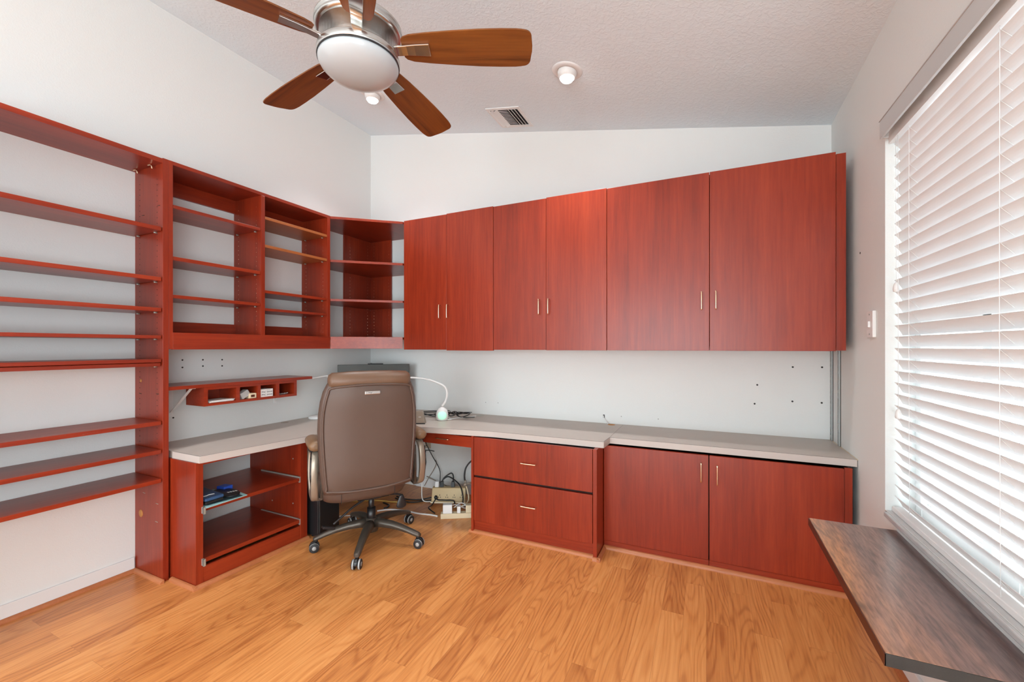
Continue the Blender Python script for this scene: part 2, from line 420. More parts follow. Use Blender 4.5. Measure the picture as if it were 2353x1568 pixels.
# right wall with the window opening
WY0, WY1, WZ0, WZ1 = .30, 2.45, .604, 2.335
b = MB()
W2A, W2B, W2Z = -2.7, -.15, 2.335  # opening for the unseen second window, added to light the shelves
b.box(XR, XR + WT, YR - WT, W2A, 0, 3.0); b.box(XR, XR + WT, W2B, WY0, 0, 3.0); b.box(XR, XR + WT, WY1, 3.36, 0, 3.0)
b.box(XR, XR + WT, W2A, W2B, 0, WZ0); b.box(XR, XR + WT, W2A, W2B, W2Z, 3.0)
b.box(XR, XR + WT, WY0, WY1, 0, WZ0); b.box(XR, XR + WT, WY0, WY1, WZ1, 3.0)
wall_right = struct(b.build('wall_right', M['wall']))
# rear wall with a made-up glazed patio door, unseen, added for fill light
b = MB()
b.box(XL, -2.75, YR - WT, YR, 0, 3.56); b.box(.45, XR, YR - WT, YR, 0, 3.2); b.box(-2.75, .45, YR - WT, YR, 2.45, 3.5)
struct(b.build('wall_rear', M['wall']))
b = MB()
for x in (-2.75, -1.18, .40): b.box(x, x + .05, YR - .11, YR - .06, 0, 2.45)
b.box(-2.75, .45, YR - .11, YR - .06, 2.40, 2.45); b.box(-2.75, .45, YR - .11, YR - .06, 0, .05)
d1 = struct(b.build('added_door_1', M['trimwhite']))
b = MB(); b.box(-2.70, -1.18, YR - .09, YR - .084, .05, 2.40); b.box(-1.13, .40, YR - .09, YR - .084, .05, 2.40); b.build('pane', M['glass'], d1)
# baseboard on the left wall
b = MB(); b.box(XL, XL + .012, YR, 1.31, 0, .085); b.box(XL, XL + .008, 1.345, 3.27, 0, .085)
struct(b.build('baseboard_left', M['trimwhite'], bevel=.002))
b = MB(); b.box(XR - .012, XR, YR, 2.78, 0, .085); struct(b.build('baseboard_right', M['trimwhite'], bevel=.002))
b = MB(); b.prism([(-2.55, YB(-2.55) - .012), (-1.56, YB(-1.56) - .012), (-1.56, YB(-1.56)), (-2.55, YB(-2.55))], 0, .085); struct(b.build('baseboard_back', M['trimwhite']))

def quarter_round(name, p, q, nrm, r=.019):
    """quarter-round moulding from p to q, bulging along nrm"""
    p, q, nrm = Vector((*p, 0)), Vector((*q, 0)), Vector((*nrm, 0)).normalized()
    prof = [(0, .0)] + [(r * math.cos(a), r * math.sin(a)) for a in [k * PI / 12 for k in range(7)]]
    rings = [[e + nrm * a + Vector((0, 0, z)) for a, z in prof] for e in (p, q)]
    bb = MB(); bb.loft(rings, False)
    return struct(bb.build(name, M['quarter']))
quarter_round('trim_1', (XL + .012, YR), (XL + .012, 1.315), (1, 0))
quarter_round('trim_2', (XL + .012, 1.314), (-2.80, 1.314), (0, -1), .02)
quarter_round('trim_3', (-2.80, 1.353), (-2.555, 1.353), (0, -1), .02)
quarter_round('trim_4', (-2.572, 1.335), (-2.543, 2.05), (1, -.04), .02)
quarter_round('trim_5', (-1.57, 2.634), (-.646, 2.634), (0, -1), .021)
quarter_round('trim_6', (-.650, 2.603), (-.602, 2.603), (0, -1), .02)
quarter_round('trim_7', (-.622, 2.583), (-.622, 2.795), (1, 0), .02)
quarter_round('trim_8', (-.622, 2.795), (XR - .012, 2.795), (0, -1), .022)
quarter_round('trim_9', (XR - .012, YR), (XR - .012, 2.795), (-1, 0), .02)

# small marks on the walls
def marks(name, parent, pts, nrm, r, mat=M['hole']):
    for p in pts:
        bb = MB(); n = Vector(nrm); bb.cyl(Vector(p) - n * .002, Vector(p) + n * .0012, r, n=10); bb.build(name, mat, parent)
marks('screw_hole', wall_left, [(XL, 1.567, 1.262), (XL, 1.690, 1.260), (XL, 1.815, 1.257), (XL, 1.567, 1.213), (XL, 1.690, 1.217), (XL, 1.815, 1.213), (XL, 1.515, .89)], (1, 0, 0), .0055)
marks('screw_hole', wall_back, [(x, YB(x), z) for x, z in [(.529, 1.212), (.692, 1.214), (.527, .980), (.690, .979), (.321, 1.084), (.305, .952)]], (0, -1, 0), .0062)
marks('screw_hole', wall_back, [(x, YB(x), z) for x, z in [(-1.799, .848), (-1.675, .851), (-.604, .802), (-.330, .801)]], (0, -1, 0), .0045, M['greyplastic'])
marks('nail', wall_right, [(XR, 2.79, 1.848)], (-1, 0, 0), .006)

# window unit in the recess (frame, mullion, glass) and marble sill
b = MB()
fx0, fx1 = XR + .105, XR + .15
b.box(fx0, fx1, WY0, WY1, WZ0, WZ0 + .06); b.box(fx0, fx1, WY0, WY1, WZ1 - .06, WZ1)
for y in (WY0, 1.10, 1.90, WY1 - .05): b.box(fx0, fx1, y, y + .05, WZ0 + .06, WZ1 - .06)
b.box(fx0, fx1, WY0 + .05, WY1 - .05, 1.42, 1.46)
w1 = struct(b.build('window_1', M['trimwhite'], bevel=.002))
for y0, y1 in ((WY0 + .05, 1.10), (1.15, 1.90), (1.95, WY1 - .05)):
    for z0, z1 in ((WZ0 + .06, 1.42), (1.46, WZ1 - .06)):
        bb = MB(); bb.box(fx0 + .02, fx0 + .025, y0, y1, z0, z1); bb.build('pane', M['glass'], w1)
b = MB(); b.box(XR + .0, XR + .105, WY0, WY1, .584, WZ0 + .001); b.box(.727, XR, WY0 - .03, WY1 - .03, .584, WZ0 + .001)
bb = b.build('window_sill', M['marble'], w1, bevel=.004); plabel(bb, 'grey marble window sill')

b = MB()
b.box(fx0, fx1, W2A, W2B, WZ0, WZ0 + .06); b.box(fx0, fx1, W2A, W2B, W2Z - .06, W2Z)
for y in (W2A, -1.9, -1.0, W2B - .05): b.box(fx0, fx1, y, y + .05, WZ0 + .06, W2Z - .06)
w2 = struct(b.build('added_window_2', M['trimwhite'], bevel=.002))  # made-up window behind the camera, there to carry fill light
b = MB(); b.box(fx0 + .02, fx0 + .025, W2A, W2B, WZ0, W2Z); b.build('pane', M['glass'], w2)
# outside the window: covered patio
b = MB(); b.box(XR + WT, 6.5, -3.5, 6.5, -.15, -.05); struct(b.build('patio_ground', M['patio']))
b = MB(); b.box(4.2, 4.35, -3.5, 6.5, -.05, 2.3); struct(b.build('neighbour_wall', M['neighbour']))
t = thing('patio_railing', 'pale blue railing on the patio outside the window', 'railing', (2.9, 1.8, -.05))
b = MB()
for z in (.18, .95): b.box(2.88, 2.92, -1.2, 5.4, z, z + .04)
b.build('rail', M['rail'], t)
for k in range(45):
    y = -1.1 + k * .145; b = MB(); b.box(2.89, 2.91, y, y + .035, .22, .95); b.build('baluster', M['rail'], t)
for y in (-1.2, 1.0, 3.2, 5.36):
    b = MB(); b.box(2.87, 2.93, y, y + .06, -.05, 1.02); b.build('post', M['rail'], t)

# ------------------------------------------------------------------ window blind
SLX = .786
bl = thing('window_blind', 'white horizontal slat blind covering the window in the right wall', 'blind', (SLX, 1.4, WZ0))
b = MB(); b.box(.712, .722, WY0 - .03, WY1 - .034, 2.290, 2.368); b.box(.722, XR, WY1 - .044, WY1 - .034, 2.290, 2.368); b.box(.709, XR, WY0 - .03, WY1 - .031, 2.368, 2.372)
plabel(b.build('valance', M['valance'], bl, bevel=.001), 'flat valance strip')
b = MB(); b.box(.752, .815, WY0 + .008, WY1 - .006, 2.274, WZ1 - .002); b.build('headrail', M['whiteplastic'], bl)
tilt = math.radians(57); hw = .0262; pitch = .0513
b0 = MB(); prof = []
nseg = 6
for side_ in (1, -1):
    rng = range(nseg + 1) if side_ == 1 else range(nseg, -1, -1)
    for k in rng:
        u = -hw + 2 * hw * k / nseg; camber = .0028 * (1 - (u / hw) ** 2)
        prof.append((u, camber + side_ * .0013))
ring = lambda y: [(SLX + u * math.cos(tilt) + w * math.sin(tilt), y, -u * math.sin(tilt) + w * math.cos(tilt)) for u, w in prof]
b0.loft([ring(WY0 + .012), ring(WY1 - .012)], False)
slat0 = None
for k in range(32):
    z = .654 + k * pitch
    if slat0 is None:
        slat0 = b0.build('slat', M['slat'], bl); slat0.location.z = z; sl = slat0
    else:
        sl = slat0.copy(); COL.objects.link(sl); sl.location.z = z
b = MB(); b.box(.762, .812, WY0 + .012, WY1 - .012, WZ0 + .002, WZ0 + .024); b.build('bottom_rail', M['whiteplastic'], bl, bevel=.003)
for y in (2.272, 1.680, 1.08, .50):
    b = MB(); b.tube([(.7655, y, 2.30), (.7655, y + .002, 1.4), (.7655, y - .004, .63)], .0011, 6); b.tube([(.806, y, 2.30), (.806, y, .63)], .001, 6)
    for k in range(32):
        z = .654 + k * pitch
        b.tube([(.7655, y, z + .021), (.806, y, z - .0255)], .0008, 4)
    b.build('ladder_cord', M['whiteplastic'], bl)
for y, z1 in ((2.374, 1.612), (2.352, 1.057)):
    b = MB(); b.tube([(.757, y + .004, 2.30), (.757, y, z1 + .02)], .0011, 6); c = b.build('lift_cord', M['whiteplastic'], bl)
    b = MB(); b.lathe([(.003, .022), (.007, .016), (.0105, .004), (.0115, -.008), (.0105, -.019), (.005, -.022)], (.757, y, z1), n=16); b.build('tassel', M['whiteplastic'], c)

# ------------------------------------------------------------------ wall standards and switch on the right wall
for i, (y, lab) in enumerate([(3.322, 'narrow grey slotted shelf standard nearest the room corner, on right wall'), (3.155, 'narrow grey slotted shelf standard nearer the window, on right wall')]):
    b = MB(); b.box(XR - .011, XR, y - .013, y - .008, .742, 1.325); b.box(XR - .011, XR, y + .008, y + .013, .742, 1.325); b.box(XR - .003, XR, y - .013, y + .013, .742, 1.325)
    for k in range(17): b.box(XR - .0105, XR - .002, y - .008, y + .008, .76 + k * .034, .776 + k * .034)
    tag(b.build('shelf_standard', M['galv']), lab, 'shelf standard', 'wall standards by the corner')
ls = thing('light_switch', 'white light switch plate on the right wall beside the window', 'switch', (XR, 2.60, 1.455))
b = MB(); b.box(XR - .014, XR, 2.56, 2.645, 1.395, 1.525); b.build('plate', M['whiteplastic'], ls, bevel=.003)
b = MB(); b.box(XR - .022, XR - .013, 2.595, 2.61, 1.445, 1.475); b.build('toggle', M['whiteplastic'], ls, bevel=.002)
b = MB(); b.cyl((XR - .0155, 2.602, 1.508), (XR - .013, 2.602, 1.508), .004, n=10); b.build('screw', M['galv'], ls)
b = MB(); b.cyl((XR - .0155, 2.602, 1.412), (XR - .013, 2.602, 1.412), .004, n=10); b.build('screw', M['galv'], ls)

# ------------------------------------------------------------------ left wall: tall open bookcase
XF = -2.82
T = 2.432
def peg_rows(b, face, fixed, cols, z0, z1, step=.032, r=.0028):
    """small dark peg holes on a panel; face is the outward normal"""
    n = Vector(face)
    z = z0
    while z < z1:
        for c in cols:
            p = Vector((c, fixed, z)) if abs(n.y) > .5 else Vector((fixed, c, z))
            b.cyl(p - n * .001, p + n * .0008, r, n=6, smooth=False)
        z += step
    return b
bk = thing('tall_bookcase', 'tall cherry bookcase with nine open shelves on the left wall', 'bookcase', (-2.97, .86, 0))
b = MB(); b.box(XL, XF, 1.316, 1.345, 0, T); sp_ = b.build('side_panel', cherry['z'], bk, bevel=.0015)
b = MB(); b.box(XL, XF, .40, .428, 0, T); b.build('side_panel', cherry['z'], bk, bevel=.0015)
b = MB(); peg_rows(b, (0, -1, 0), 1.316, (-3.07, -2.88), .72, 2.34)
o = b.build('peg_holes', M['hole'], sp_); o['kind'] = 'stuff'
b = MB(); b.lathe([(.0001, .0012), (.022, .0012), (.022, -.002), (.0001, -.002)], (-3.058, 1.316, .355), (0, -1, 0), 20); plabel(b.build('cable_hole', M['rawboard'], sp_), 'round raw cut-out low on the panel')
b = MB(); b.lathe([(.0001, .0012), (.010, .0012), (.010, -.002), (.0001, -.002)], (-3.058, 1.316, 1.147), (0, -1, 0), 16); b.build('cable_hole', M['rawboard'], sp_)
for x, z in [(-3.062, 1.07), (-2.874, 1.077), (-3.02, .483), (-2.88, .441), (-2.885, .335), (-3.03, 2.13), (-2.86, 2.165)]:
    b = MB(); b.tube([(x - .013, 1.3155, z + .001), (x + .012, 1.3155, z - .001)], .0018, 5); b.build('screw', M['steel'] if z < 1 else M['hole'], sp_)
b = MB(); b.box(XL, XF, .428, 1.316, T - .03, T - .004); b.build('top_panel', cherry['y'], bk, bevel=.001)
for x in (-3.06, -2.90):
    b = MB(); b.tube([(x - .02, 1.29, T - .034), (x, 1.295, T - .034), (x + .004, 1.30, T - .055)], .005, 6); b.build('corner_bracket', M['brass'], bk)
SH = [(2.012, 2.036, 'y'), (1.726, 1.748, 'y'), (1.550, 1.572, 'y'), (1.396, 1.414, 'w'), (1.260, 1.279, 'w'), (1.238, 1.2575, 'w'), (.902, .924, 'w'), (.738, .760, 'y'), (.572, .594, 'y')]
for i, (z0, z1, kind) in enumerate(SH):
    xf = XF + (.0 if i != 5 else -.006)
    b = MB(); b.box(XL + .004, xf - .004, .43, 1.311, z0, z1); s_ = b.build('shelf', worn if kind == 'w' else cherry['y'], bk, bevel=.002)
    if i != 4:
        for x in (-3.07, -2.88):
            b = MB(); b.cyl((x, 1.316, z0 - .004), (x, 1.300, z0 - .004), .004, n=8); b.build('shelf_pin', M['steel'], s_)

# ------------------------------------------------------------------ upper wall shelf unit beside it
hu = thing('wall_shelf_unit', 'cherry two-bay wall shelf unit hung above the left desk', 'shelf unit', (-2.97, 1.9, 1.33))
b = MB(); b.box(XL, XF, 1.3455, 1.366, 1.335, T); b.build('side_panel', cherry['z'], hu, bevel=.001)
b = MB(); b.box(XL, XF, 1.897, 1.925, 1.43, T - .022); dv = b.build('divider', cherry['z'], hu, bevel=.001)
b = MB(); b.box(XL, XF, 2.459, 2.487, 1.335, T - .022); rp = b.build('side_panel', cherry['z'], hu, bevel=.001)
for pn, y in ((dv, 1.897), (rp, 2.459)):
    b = MB(); peg_rows(b, (0, -1, 0), y, (-3.07, -2.87), 1.47, 2.38)
    o = b.build('peg_holes', M['brass'], pn); o['kind'] = 'stuff'
b = MB(); b.box(XL, XF, 1.366, 2.487, T - .022, T); b.build('top_panel', cherry['y'], hu, bevel=.001)
b = MB(); b.box(XL, XF - .02, 1.366, 2.459, 1.412, 1.430); b.build('bottom_panel', cherry['y'], hu)
b = MB(); b.box(XF - .02, XF + .0008, 1.366, 2.487, 1.333, 1.4325); b.build('apron', cherry['y'], hu, bevel=.001)
for y0, y1 in ((1.366, 1.897), (1.925, 2.459)):
    b = MB(); b.box(XL, XL + .018, y0, y1, T - .115, T - .022); b.build('back_rail', cherry['y'], hu)
    b = MB(); b.box(XL, XL + .018, y0, y1, 1.430, 1.51); b.build('back_rail', cherry['y'], hu)
for y0, y1, lv in ((1.368, 1.895, [(2.160, 2.180, 0), (1.856, 1.878, 0), (1.634, 1.654, 0)]), (1.927, 2.457, [(2.250, 2.270, 1), (2.052, 2.072, 1), (1.729, 1.749, 0), (1.604, 1.622, 2)])):
    for z0, z1, kind in lv:
        b = MB(); b.box(XL + .003, XF - .003, y0, y1, z0, z1)
        s_ = b.build('shelf', {0: cherry['y'], 1: oldedge, 2: worn}[kind], hu, bevel=.0015)
        if kind == 1: plabel(s_, 'shelf with lighter orange wood')
        for x in (-3.07, -2.87):
            b = MB(); b.cyl((x, y1 + .001, z0 - .004), (x, y1 - .014, z0 - .004), .004, n=8); b.build('shelf_pin', M['steel'], s_)

# ------------------------------------------------------------------ diagonal corner shelf
A, B = (-2.818, 2.488), (-2.377, 2.862)
cs = thing('corner_shelf', 'cherry diagonal corner shelf hung between shelf unit and upper cabinets', 'corner shelf', (-2.85, 2.9, 1.33))
PG = [(XL, 2.489), A, B, (-2.377, YB(-2.377) - .001), (XL, YB(XL) - .001)]
def inset(t):  # move the diagonal edge inwards by t
    n = Vector((-.647, .763)); return [PG[0], (A[0] + n.x * t, A[1] + n.y * t), (B[0] + n.x * t, B[1] + n.y * t), PG[3], PG[4]]
b = MB(); b.prism(PG, T - .022, T - .002); b.build('top_panel', cherry['y'], cs, bevel=.001)
b = MB(); b.prism(inset(.02), 1.412, 1.430); b.build('bottom_panel', cherry['y'], cs)
nd = Vector((-.647, .763)) * .02
b = MB(); b.prism([A, B, (B[0] + nd.x, B[1] + nd.y), (A[0] + nd.x, A[1] + nd.y)], 1.333, 1.4325); b.build('apron', cherry['x'], cs, bevel=.001)
for z0, z1 in ((2.052, 2.072), (1.728, 1.747)):
    b = MB(); b.prism(inset(.003), z0, z1); b.build('shelf', cherry['x'], cs, bevel=.001)
b = MB(); b.box(XL, XL + .02, 2.905, 3.262, 1.430, T - .022); bp1 = b.build('back_panel', cherry['z'], cs)
yb_ = YB(-2.98)
b = MB(); b.box(XL + .02, -2.845, yb_ - .024, yb_ - .006, 1.430, T - .022); bp2 = b.build('back_panel', cherry['z'], cs)
b = MB(); peg_rows(b, (1, 0, 0), XL + .02, (2.97, 3.20), 1.47, 2.38); o = b.build('peg_holes', M['brass'], bp1); o['kind'] = 'stuff'
b = MB(); peg_rows(b, (0, -1, 0), yb_ - .024, (-3.06, -2.87), 1.47, 2.38); o = b.build('peg_holes', M['brass'], bp2); o['kind'] = 'stuff'
b = MB(); b.box(-2.66, -2.60, 2.74, 2.76, 1.4325, 1.436); b.build('clip', M['steel'], cs)

# ------------------------------------------------------------------ upper cabinets on the back wall
UY = 2.857; UT, UB = 2.432, 1.325
def pull(p, vertical=True, L=.105, out=.026, axis='y', r=.0042):
    """bar pull standing off a door face at p (facing -Y)"""
    p = Vector(p); a = Vector((0, 0, 1)) if vertical else Vector((1, 0, 0)); n = Vector((0, -1, 0))
    h = a * (L / 2)
    b = MB(); b.tube([p + h, p + h + n * (out * .8), p + h * .9 + n * out, p - h * .9 + n * out, p - h + n * (out * .8), p - h], r, 8, sub=3)
    return b
UC = [(-2.361, -1.923, -1.493, -1.983, -1.905, 1.637, 'narrowest of three cherry upper wall cabinets, beside the corner shelf', (0, -.006)),
      (-1.493, -1.058, -.617, -1.109, -1.035, 1.641, 'middle one of three cherry upper wall cabinets with two tall doors', (.001, -.001)),
      (-.617, .018, .653, -.027, .053, 1.635, 'widest of three cherry upper wall cabinets, beside the window wall', (0, 0))]
for x0, xm, x1, h1, h2, hz, lab, dz in UC:
    last = x1 > .6
    t = thing('upper_cabinet', lab, 'wall cabinet', ((x0 + x1) / 2, 3.1, UB), 'upper wall cabinets')
    b = MB(); xe = x1 if not last else .655
    b.box(x0 + .001, x0 + .02, UY + .022, YB(x0) - .002, UB + .004, UT - .008); b.box(xe - .02, xe - .001, UY + .022, YB(x0) - .002, UB + .004, UT - .008)
    b.box(x0 + .02, xe - .02, UY + .022, YB(x0) - .002, UB + .004, UB + .022); b.box(x0 + .02, xe - .02, UY + .022, YB(x0) - .002, UT - .026, UT - .008)
    b.box(x0 + .02, xe - .02, YB(x0) - .012, YB(x0) - .002, UB + .022, UT - .026)
    b.build('body', cherry['x'], t)
    for a, c, hx, k in ((x0, xm, h1, 0), (xm, x1, h2, 1)):
        b = MB(); b.box(a + .0015, c - .0015, UY - .001 - .002 * k, UY + .018, UB + dz[k], UT + .004 * k * (x0 < -1) + dz[k] * 0)
        d = b.build('door', cherry['z'], t, bevel=.0012)
        pull((hx, UY - .001 - .002 * k, hz)).build('handle', M['brass'], d)
    if last:
        b = MB(); b.box(.656, .700, UY + .010, UY + .03, UB + .003, UT - .008); b.build('filler_strip', cherry['z'], t)
        b = MB(); b.box(.660, .700, UY + .03, YB(.6) - .01, UB + .003, UB + .02); b.build('filler_strip', cherry['z'], t)

# ------------------------------------------------------------------ countertops
CT0, CT1 = .700, .740
def edge_run(b, pts, th=.004, z0=CT0, z1=CT1 - .0014):
    for p, q in zip(pts, pts[1:]):
        p, q = Vector(p), Vector(q); d = (q - p).normalized(); n = Vector((d.y, -d.x))
        b.prism([tuple(p - d * .0), tuple(q), tuple(q + n * th), tuple(p + n * th)], z0, z1)
ct = thing('corner_worktop', 'grey laminate L-shaped corner worktop under the wall shelves', 'worktop', (-2.6, 2.7, .70))
front = [(-2.8195, 1.366), (-2.551, 1.366), (-2.449, 2.046), (-2.45, 2.40), (-2.30, 2.55), (-2.001, 2.567), (-1.38, 2.655), (-.598, 2.665), (-.590, 2.815)]
poly = [(XL + .001, 1.366)] + front + [(-.590, YB(-.59) - .001), (XL + .001, YB(XL) - .001)]
b = MB(); b.prism(poly, CT0, CT1); b.build('top', M['counter'], ct)
b = MB(); edge_run(b, front); b.build('edge_band', M['counteredge'], ct)
b = MB(); edge_run(b, front, .0015, CT1 - .0014, CT1 - .0002); b.build('edge_line', M['darkline'], ct)
for x, y in ((-3.075, 2.264), (-.672, 3.277)):
    b = MB(); b.lathe([(.0001, .0012), (.026, .0012), (.029, .0004), (.029, -.003), (.0001, -.003)], (x, y, CT1), n=24); b.build('cable_grommet', M['rawboard'] if x > -1 else M['taupe'], ct)
ct2 = thing('straight_worktop', 'grey laminate straight worktop along back wall near the window', 'worktop', (.07, 3.05, .70))
front2 = [(-.5885, 2.815), (.738, 2.828)]
b = MB(); b.prism(front2 + [(.738, YB(.738) - .001), (-.5885, YB(-.588) - .001)], CT0, CT1); b.build('top', M['counter'], ct2)
b = MB(); edge_run(b, front2); b.build('edge_band', M['counteredge'], ct2)
b = MB(); edge_run(b, front2, .0015, CT1 - .0014, CT1 - .0002); b.build('edge_line', M['darkline'], ct2)
b = MB(); b.box(-.5889, -.5881, 2.83, 3.31, CT1 - .002, CT1 + .0004); b.build('seam', M['darkline'], ct2)
b = MB(); b.box(.7372, .7405, 2.82, 3.33, CT1 - .004, CT1 + .0012); b.build('caulk_line', M['cream'], ct2)

# ------------------------------------------------------------------ base cabinets on the back wall
fc = thing('file_drawer_cabinet', 'cherry base cabinet with two wide file drawers, under the corner worktop', 'drawer cabinet', (-1.09, 2.95, 0))
b = MB(); b.box(-1.549, -1.531, 2.618, 3.28, 0, .699); b.build('side_panel', cherry['z'], fc, bevel=.001)
b = MB(); b.box(-.650, -.625, 2.604, 3.30, 0, .699); b.build('side_panel', cherry['z'], fc, bevel=.001)
b = MB(); b.box(-1.531, -.650, 2.645, 3.27, .09, .69); b.build('carcass', M['gap'], fc)
b = MB(); b.box(-1.531, -.650, 2.634, 2.644, 0, .090); b.build('toe_board', cherry['x'], fc)
for z0, z1, hz in ((.420, .694, .554), (.092, .404, .262)):
    b = MB(); b.box(-1.527, -.657, 2.618, 2.640, z0, z1); d = b.build('drawer', cherry['z'], fc, bevel=.0015)
    pull((-1.095, 2.618, hz), False, .108).build('handle', M['brass'], d)
lc = thing('two_door_base_cabinet', 'cherry base cabinet with two doors under the straight worktop', 'base cabinet', (.03, 3.05, 0))
b = MB(); b.box(-.624, -.606, 2.812, 3.30, .05, .699); b.box(.694, .712, 2.812, 3.33, 0, .699); b.box(-.606, .694, 2.812, 3.30, .05, .07); b.box(-.606, .694, 3.28, 3.295, .05, .699); b.box(-.606, .694, 2.812, 2.83, .06, .68)
b.build('body', M['gap'], lc)
for a, c, hx, hz in ((-.622, .0115, -.029, .587), (.017, .674, .059, .581)):
    b = MB(); b.box(a, c, 2.790, 2.810, .055, .689); d = b.build('door', cherry['z'], lc, bevel=.0015)
    pull((hx, 2.790, hz), True, .108).build('handle', M['brass'], d)
b = MB(); b.box(.677, .712, 2.800, 2.812, .0, .694); b.build('filler_strip', cherry['z'], lc)
b = MB(); b.box(-.622, .0125, 2.7955, 2.812, 0, .052); b.box(.016, .677, 2.7955, 2.812, 0, .052); b.build('toe_board', cherry['x'], lc)
pd = thing('pencil_drawer', 'shallow cherry pencil drawer under the worktop above the kneehole', 'drawer', (-1.77, 2.8, .61))
b = MB(); b.box(-2.02, -1.5505, 2.635, 2.655, .610, .688); fr_ = b.build('front', cherry['x'], pd, bevel=.001)
b = MB(); b.box(-1.98, -1.565, 2.655, 3.05, .625, .64); b.box(-1.98, -1.965, 2.655, 3.05, .64, .675); b.box(-1.58, -1.565, 2.655, 3.05, .64, .675); b.box(-1.965, -1.58, 3.035, 3.05, .64, .675); b.box(-2.0, -1.56, 2.655, 3.05, .69, .6995); b.build('box', cherry['x'], pd)
pull((-1.80, 2.635, .656), False, .105, .024).build('handle', M['brass'], fr_)

# ------------------------------------------------------------------ left desk base: open cabinet
lb = thing('open_desk_cabinet', 'open cherry desk cabinet without drawers under the left end of worktop', 'desk cabinet', (-2.84, 1.7, 0))
fxl = lambda y: -2.572 + (y - 1.355) * .041
def fbox(b, y0, y1, xin, z0, z1, ins=0., x0=None):
    """board whose front edge follows the slightly skewed cabinet front"""
    xi = (lambda y: x0) if x0 is not None else (lambda y: fxl(y) - xin)
    b.prism([(xi(y0), y0), (fxl(y0) - ins, y0), (fxl(y1) - ins, y1), (xi(y1), y1)], z0, z1); return b
b = fbox(MB(), 1.356, 1.374, 0, 0, .699, .018, XL + .013); b.build('side_panel', cherry['z'], lb)
b = fbox(MB(), 2.008, 2.028, 0, 0, .699, .018, XL + .013); rs = b.build('side_panel', cherry['z'], lb)
b = fbox(MB(), 1.355, 1.392, .018, 0, .699); b.build('stile', cherry['z'], lb, bevel=.001)
b = fbox(MB(), 1.996, 2.046, .018, 0, .699); b.build('stile', cherry['z'], lb, bevel=.001)
b = fbox(MB(), 1.392, 1.996, .018, .684, .699); b.build('top_rail', cherry['y'], lb)
b = fbox(MB(), 1.374, 2.008, 0, .418, .440, .004, XL + .02); shu = b.build('shelf', cherry['y'], lb, bevel=.001)
b = fbox(MB(), 1.374, 2.008, 0, .128, .152, .004, XL + .02); b.build('shelf', cherry['y'], lb, bevel=.001)
b = fbox(MB(), 1.392, 1.996, .020, 0, .108, .003); b.build('toe_board', cherry['y'], lb, bevel=.001)
for y, s in ((1.9995, -1), (1.383, 1)):
    for z in (.432, .140):
        b = MB()
        b.box(-2.96, -2.553, min(y, y + s * .010), max(y, y + s * .010), z + .006, z + .016)
        b.box(-2.96, -2.553, min(y, y + s * .010), max(y, y + s * .010), z - .020, z - .014)
        b.box(-2.96, -2.553, min(y, y + s * .004), max(y, y + s * .004), z - .014, z + .006)
        b.box(-2.558, -2.549, min(y, y + s * .011), max(y, y + s * .011), z - .023, z + .016)
        b.build('drawer_slide', M['steel'], lb)
for x, z in ((-2.86, .232), (-2.64, .245), (-2.64, .56)):
    b = MB(); b.cyl((x, 2.009, z), (x, 2.0065, z), .005, n=8); b.build('screw', M['steel'], rs)

# items on its upper shelf
tealb = MB(); tealb.prism([(-2.835, 1.40), (-2.545, 1.395), (-2.545, 1.625), (-2.66, 1.64), (-2.84, 1.60)], .4405, .4435)
tag(tealb.build('card_folder', M['teal']), 'teal and dark card lying flat under the black sleeve on desk shelf', 'folder')
b = MB(); b.prism([(-2.79, 1.43), (-2.575, 1.42), (-2.552, 1.60), (-2.70, 1.62)], .444, .4465)
tag(b.build('dark_card', M['navy']), 'dark printed card between teal folder and black sleeve on desk shelf', 'card')
t = thing('drive_case', 'blue zip case with white lettering bar on the open desk shelf', 'case', (-2.67, 1.46, .4472))
b = MB(); b.prism([(-2.81, 1.405), (-2.575, 1.405), (-2.575, 1.505), (-2.81, 1.525)], .4472, .466); b.build('base', M['black'], t, bevel=.006)
b = MB(); b.prism([(-2.812, 1.405), (-2.573, 1.403), (-2.573, 1.507), (-2.812, 1.527)], .466, .484); b.build('lid', M['bluecase'], t, bevel=.007)
b = MB(); b.tube([(-2.63, 1.418, .4842), (-2.625, 1.44, .4845), (-2.632, 1.455, .4845), (-2.622, 1.48, .4842)], .003, 6); b.build('mark', M['whiteplastic'], t)
b = MB(); b.loft([[(-2.68 + rx * .105 * math.cos(a), 1.575 + rx * .062 * math.sin(a), z) for a in [2 * PI * k / 28 for k in range(28)]] for rx, z in ((1, .4472), (1, .452), (.93, .456))], True)
sv = thing('mouse_pad', 'black rounded pad with white print beside the blue case on desk shelf', 'pad', (-2.68, 1.575, .4472)); b.build('pad', M['black'], sv)
b = MB()
for k in range(4): b.box(-2.665 + .004 * k, -2.648 + .004 * k, 1.575 + .013 * k, 1.583 + .013 * k, .456, .4568)
b.build('print', M['whiteplastic'], sv)
b = MB(); b.prism([(-2.80, 1.592), (-2.735, 1.60), (-2.735, 1.655), (-2.80, 1.645)], .4445, .470); tag(b.build('small_blue_box', M['bluebright'], bevel=.004), 'small bright blue packet behind the black pad on desk shelf', 'packet')

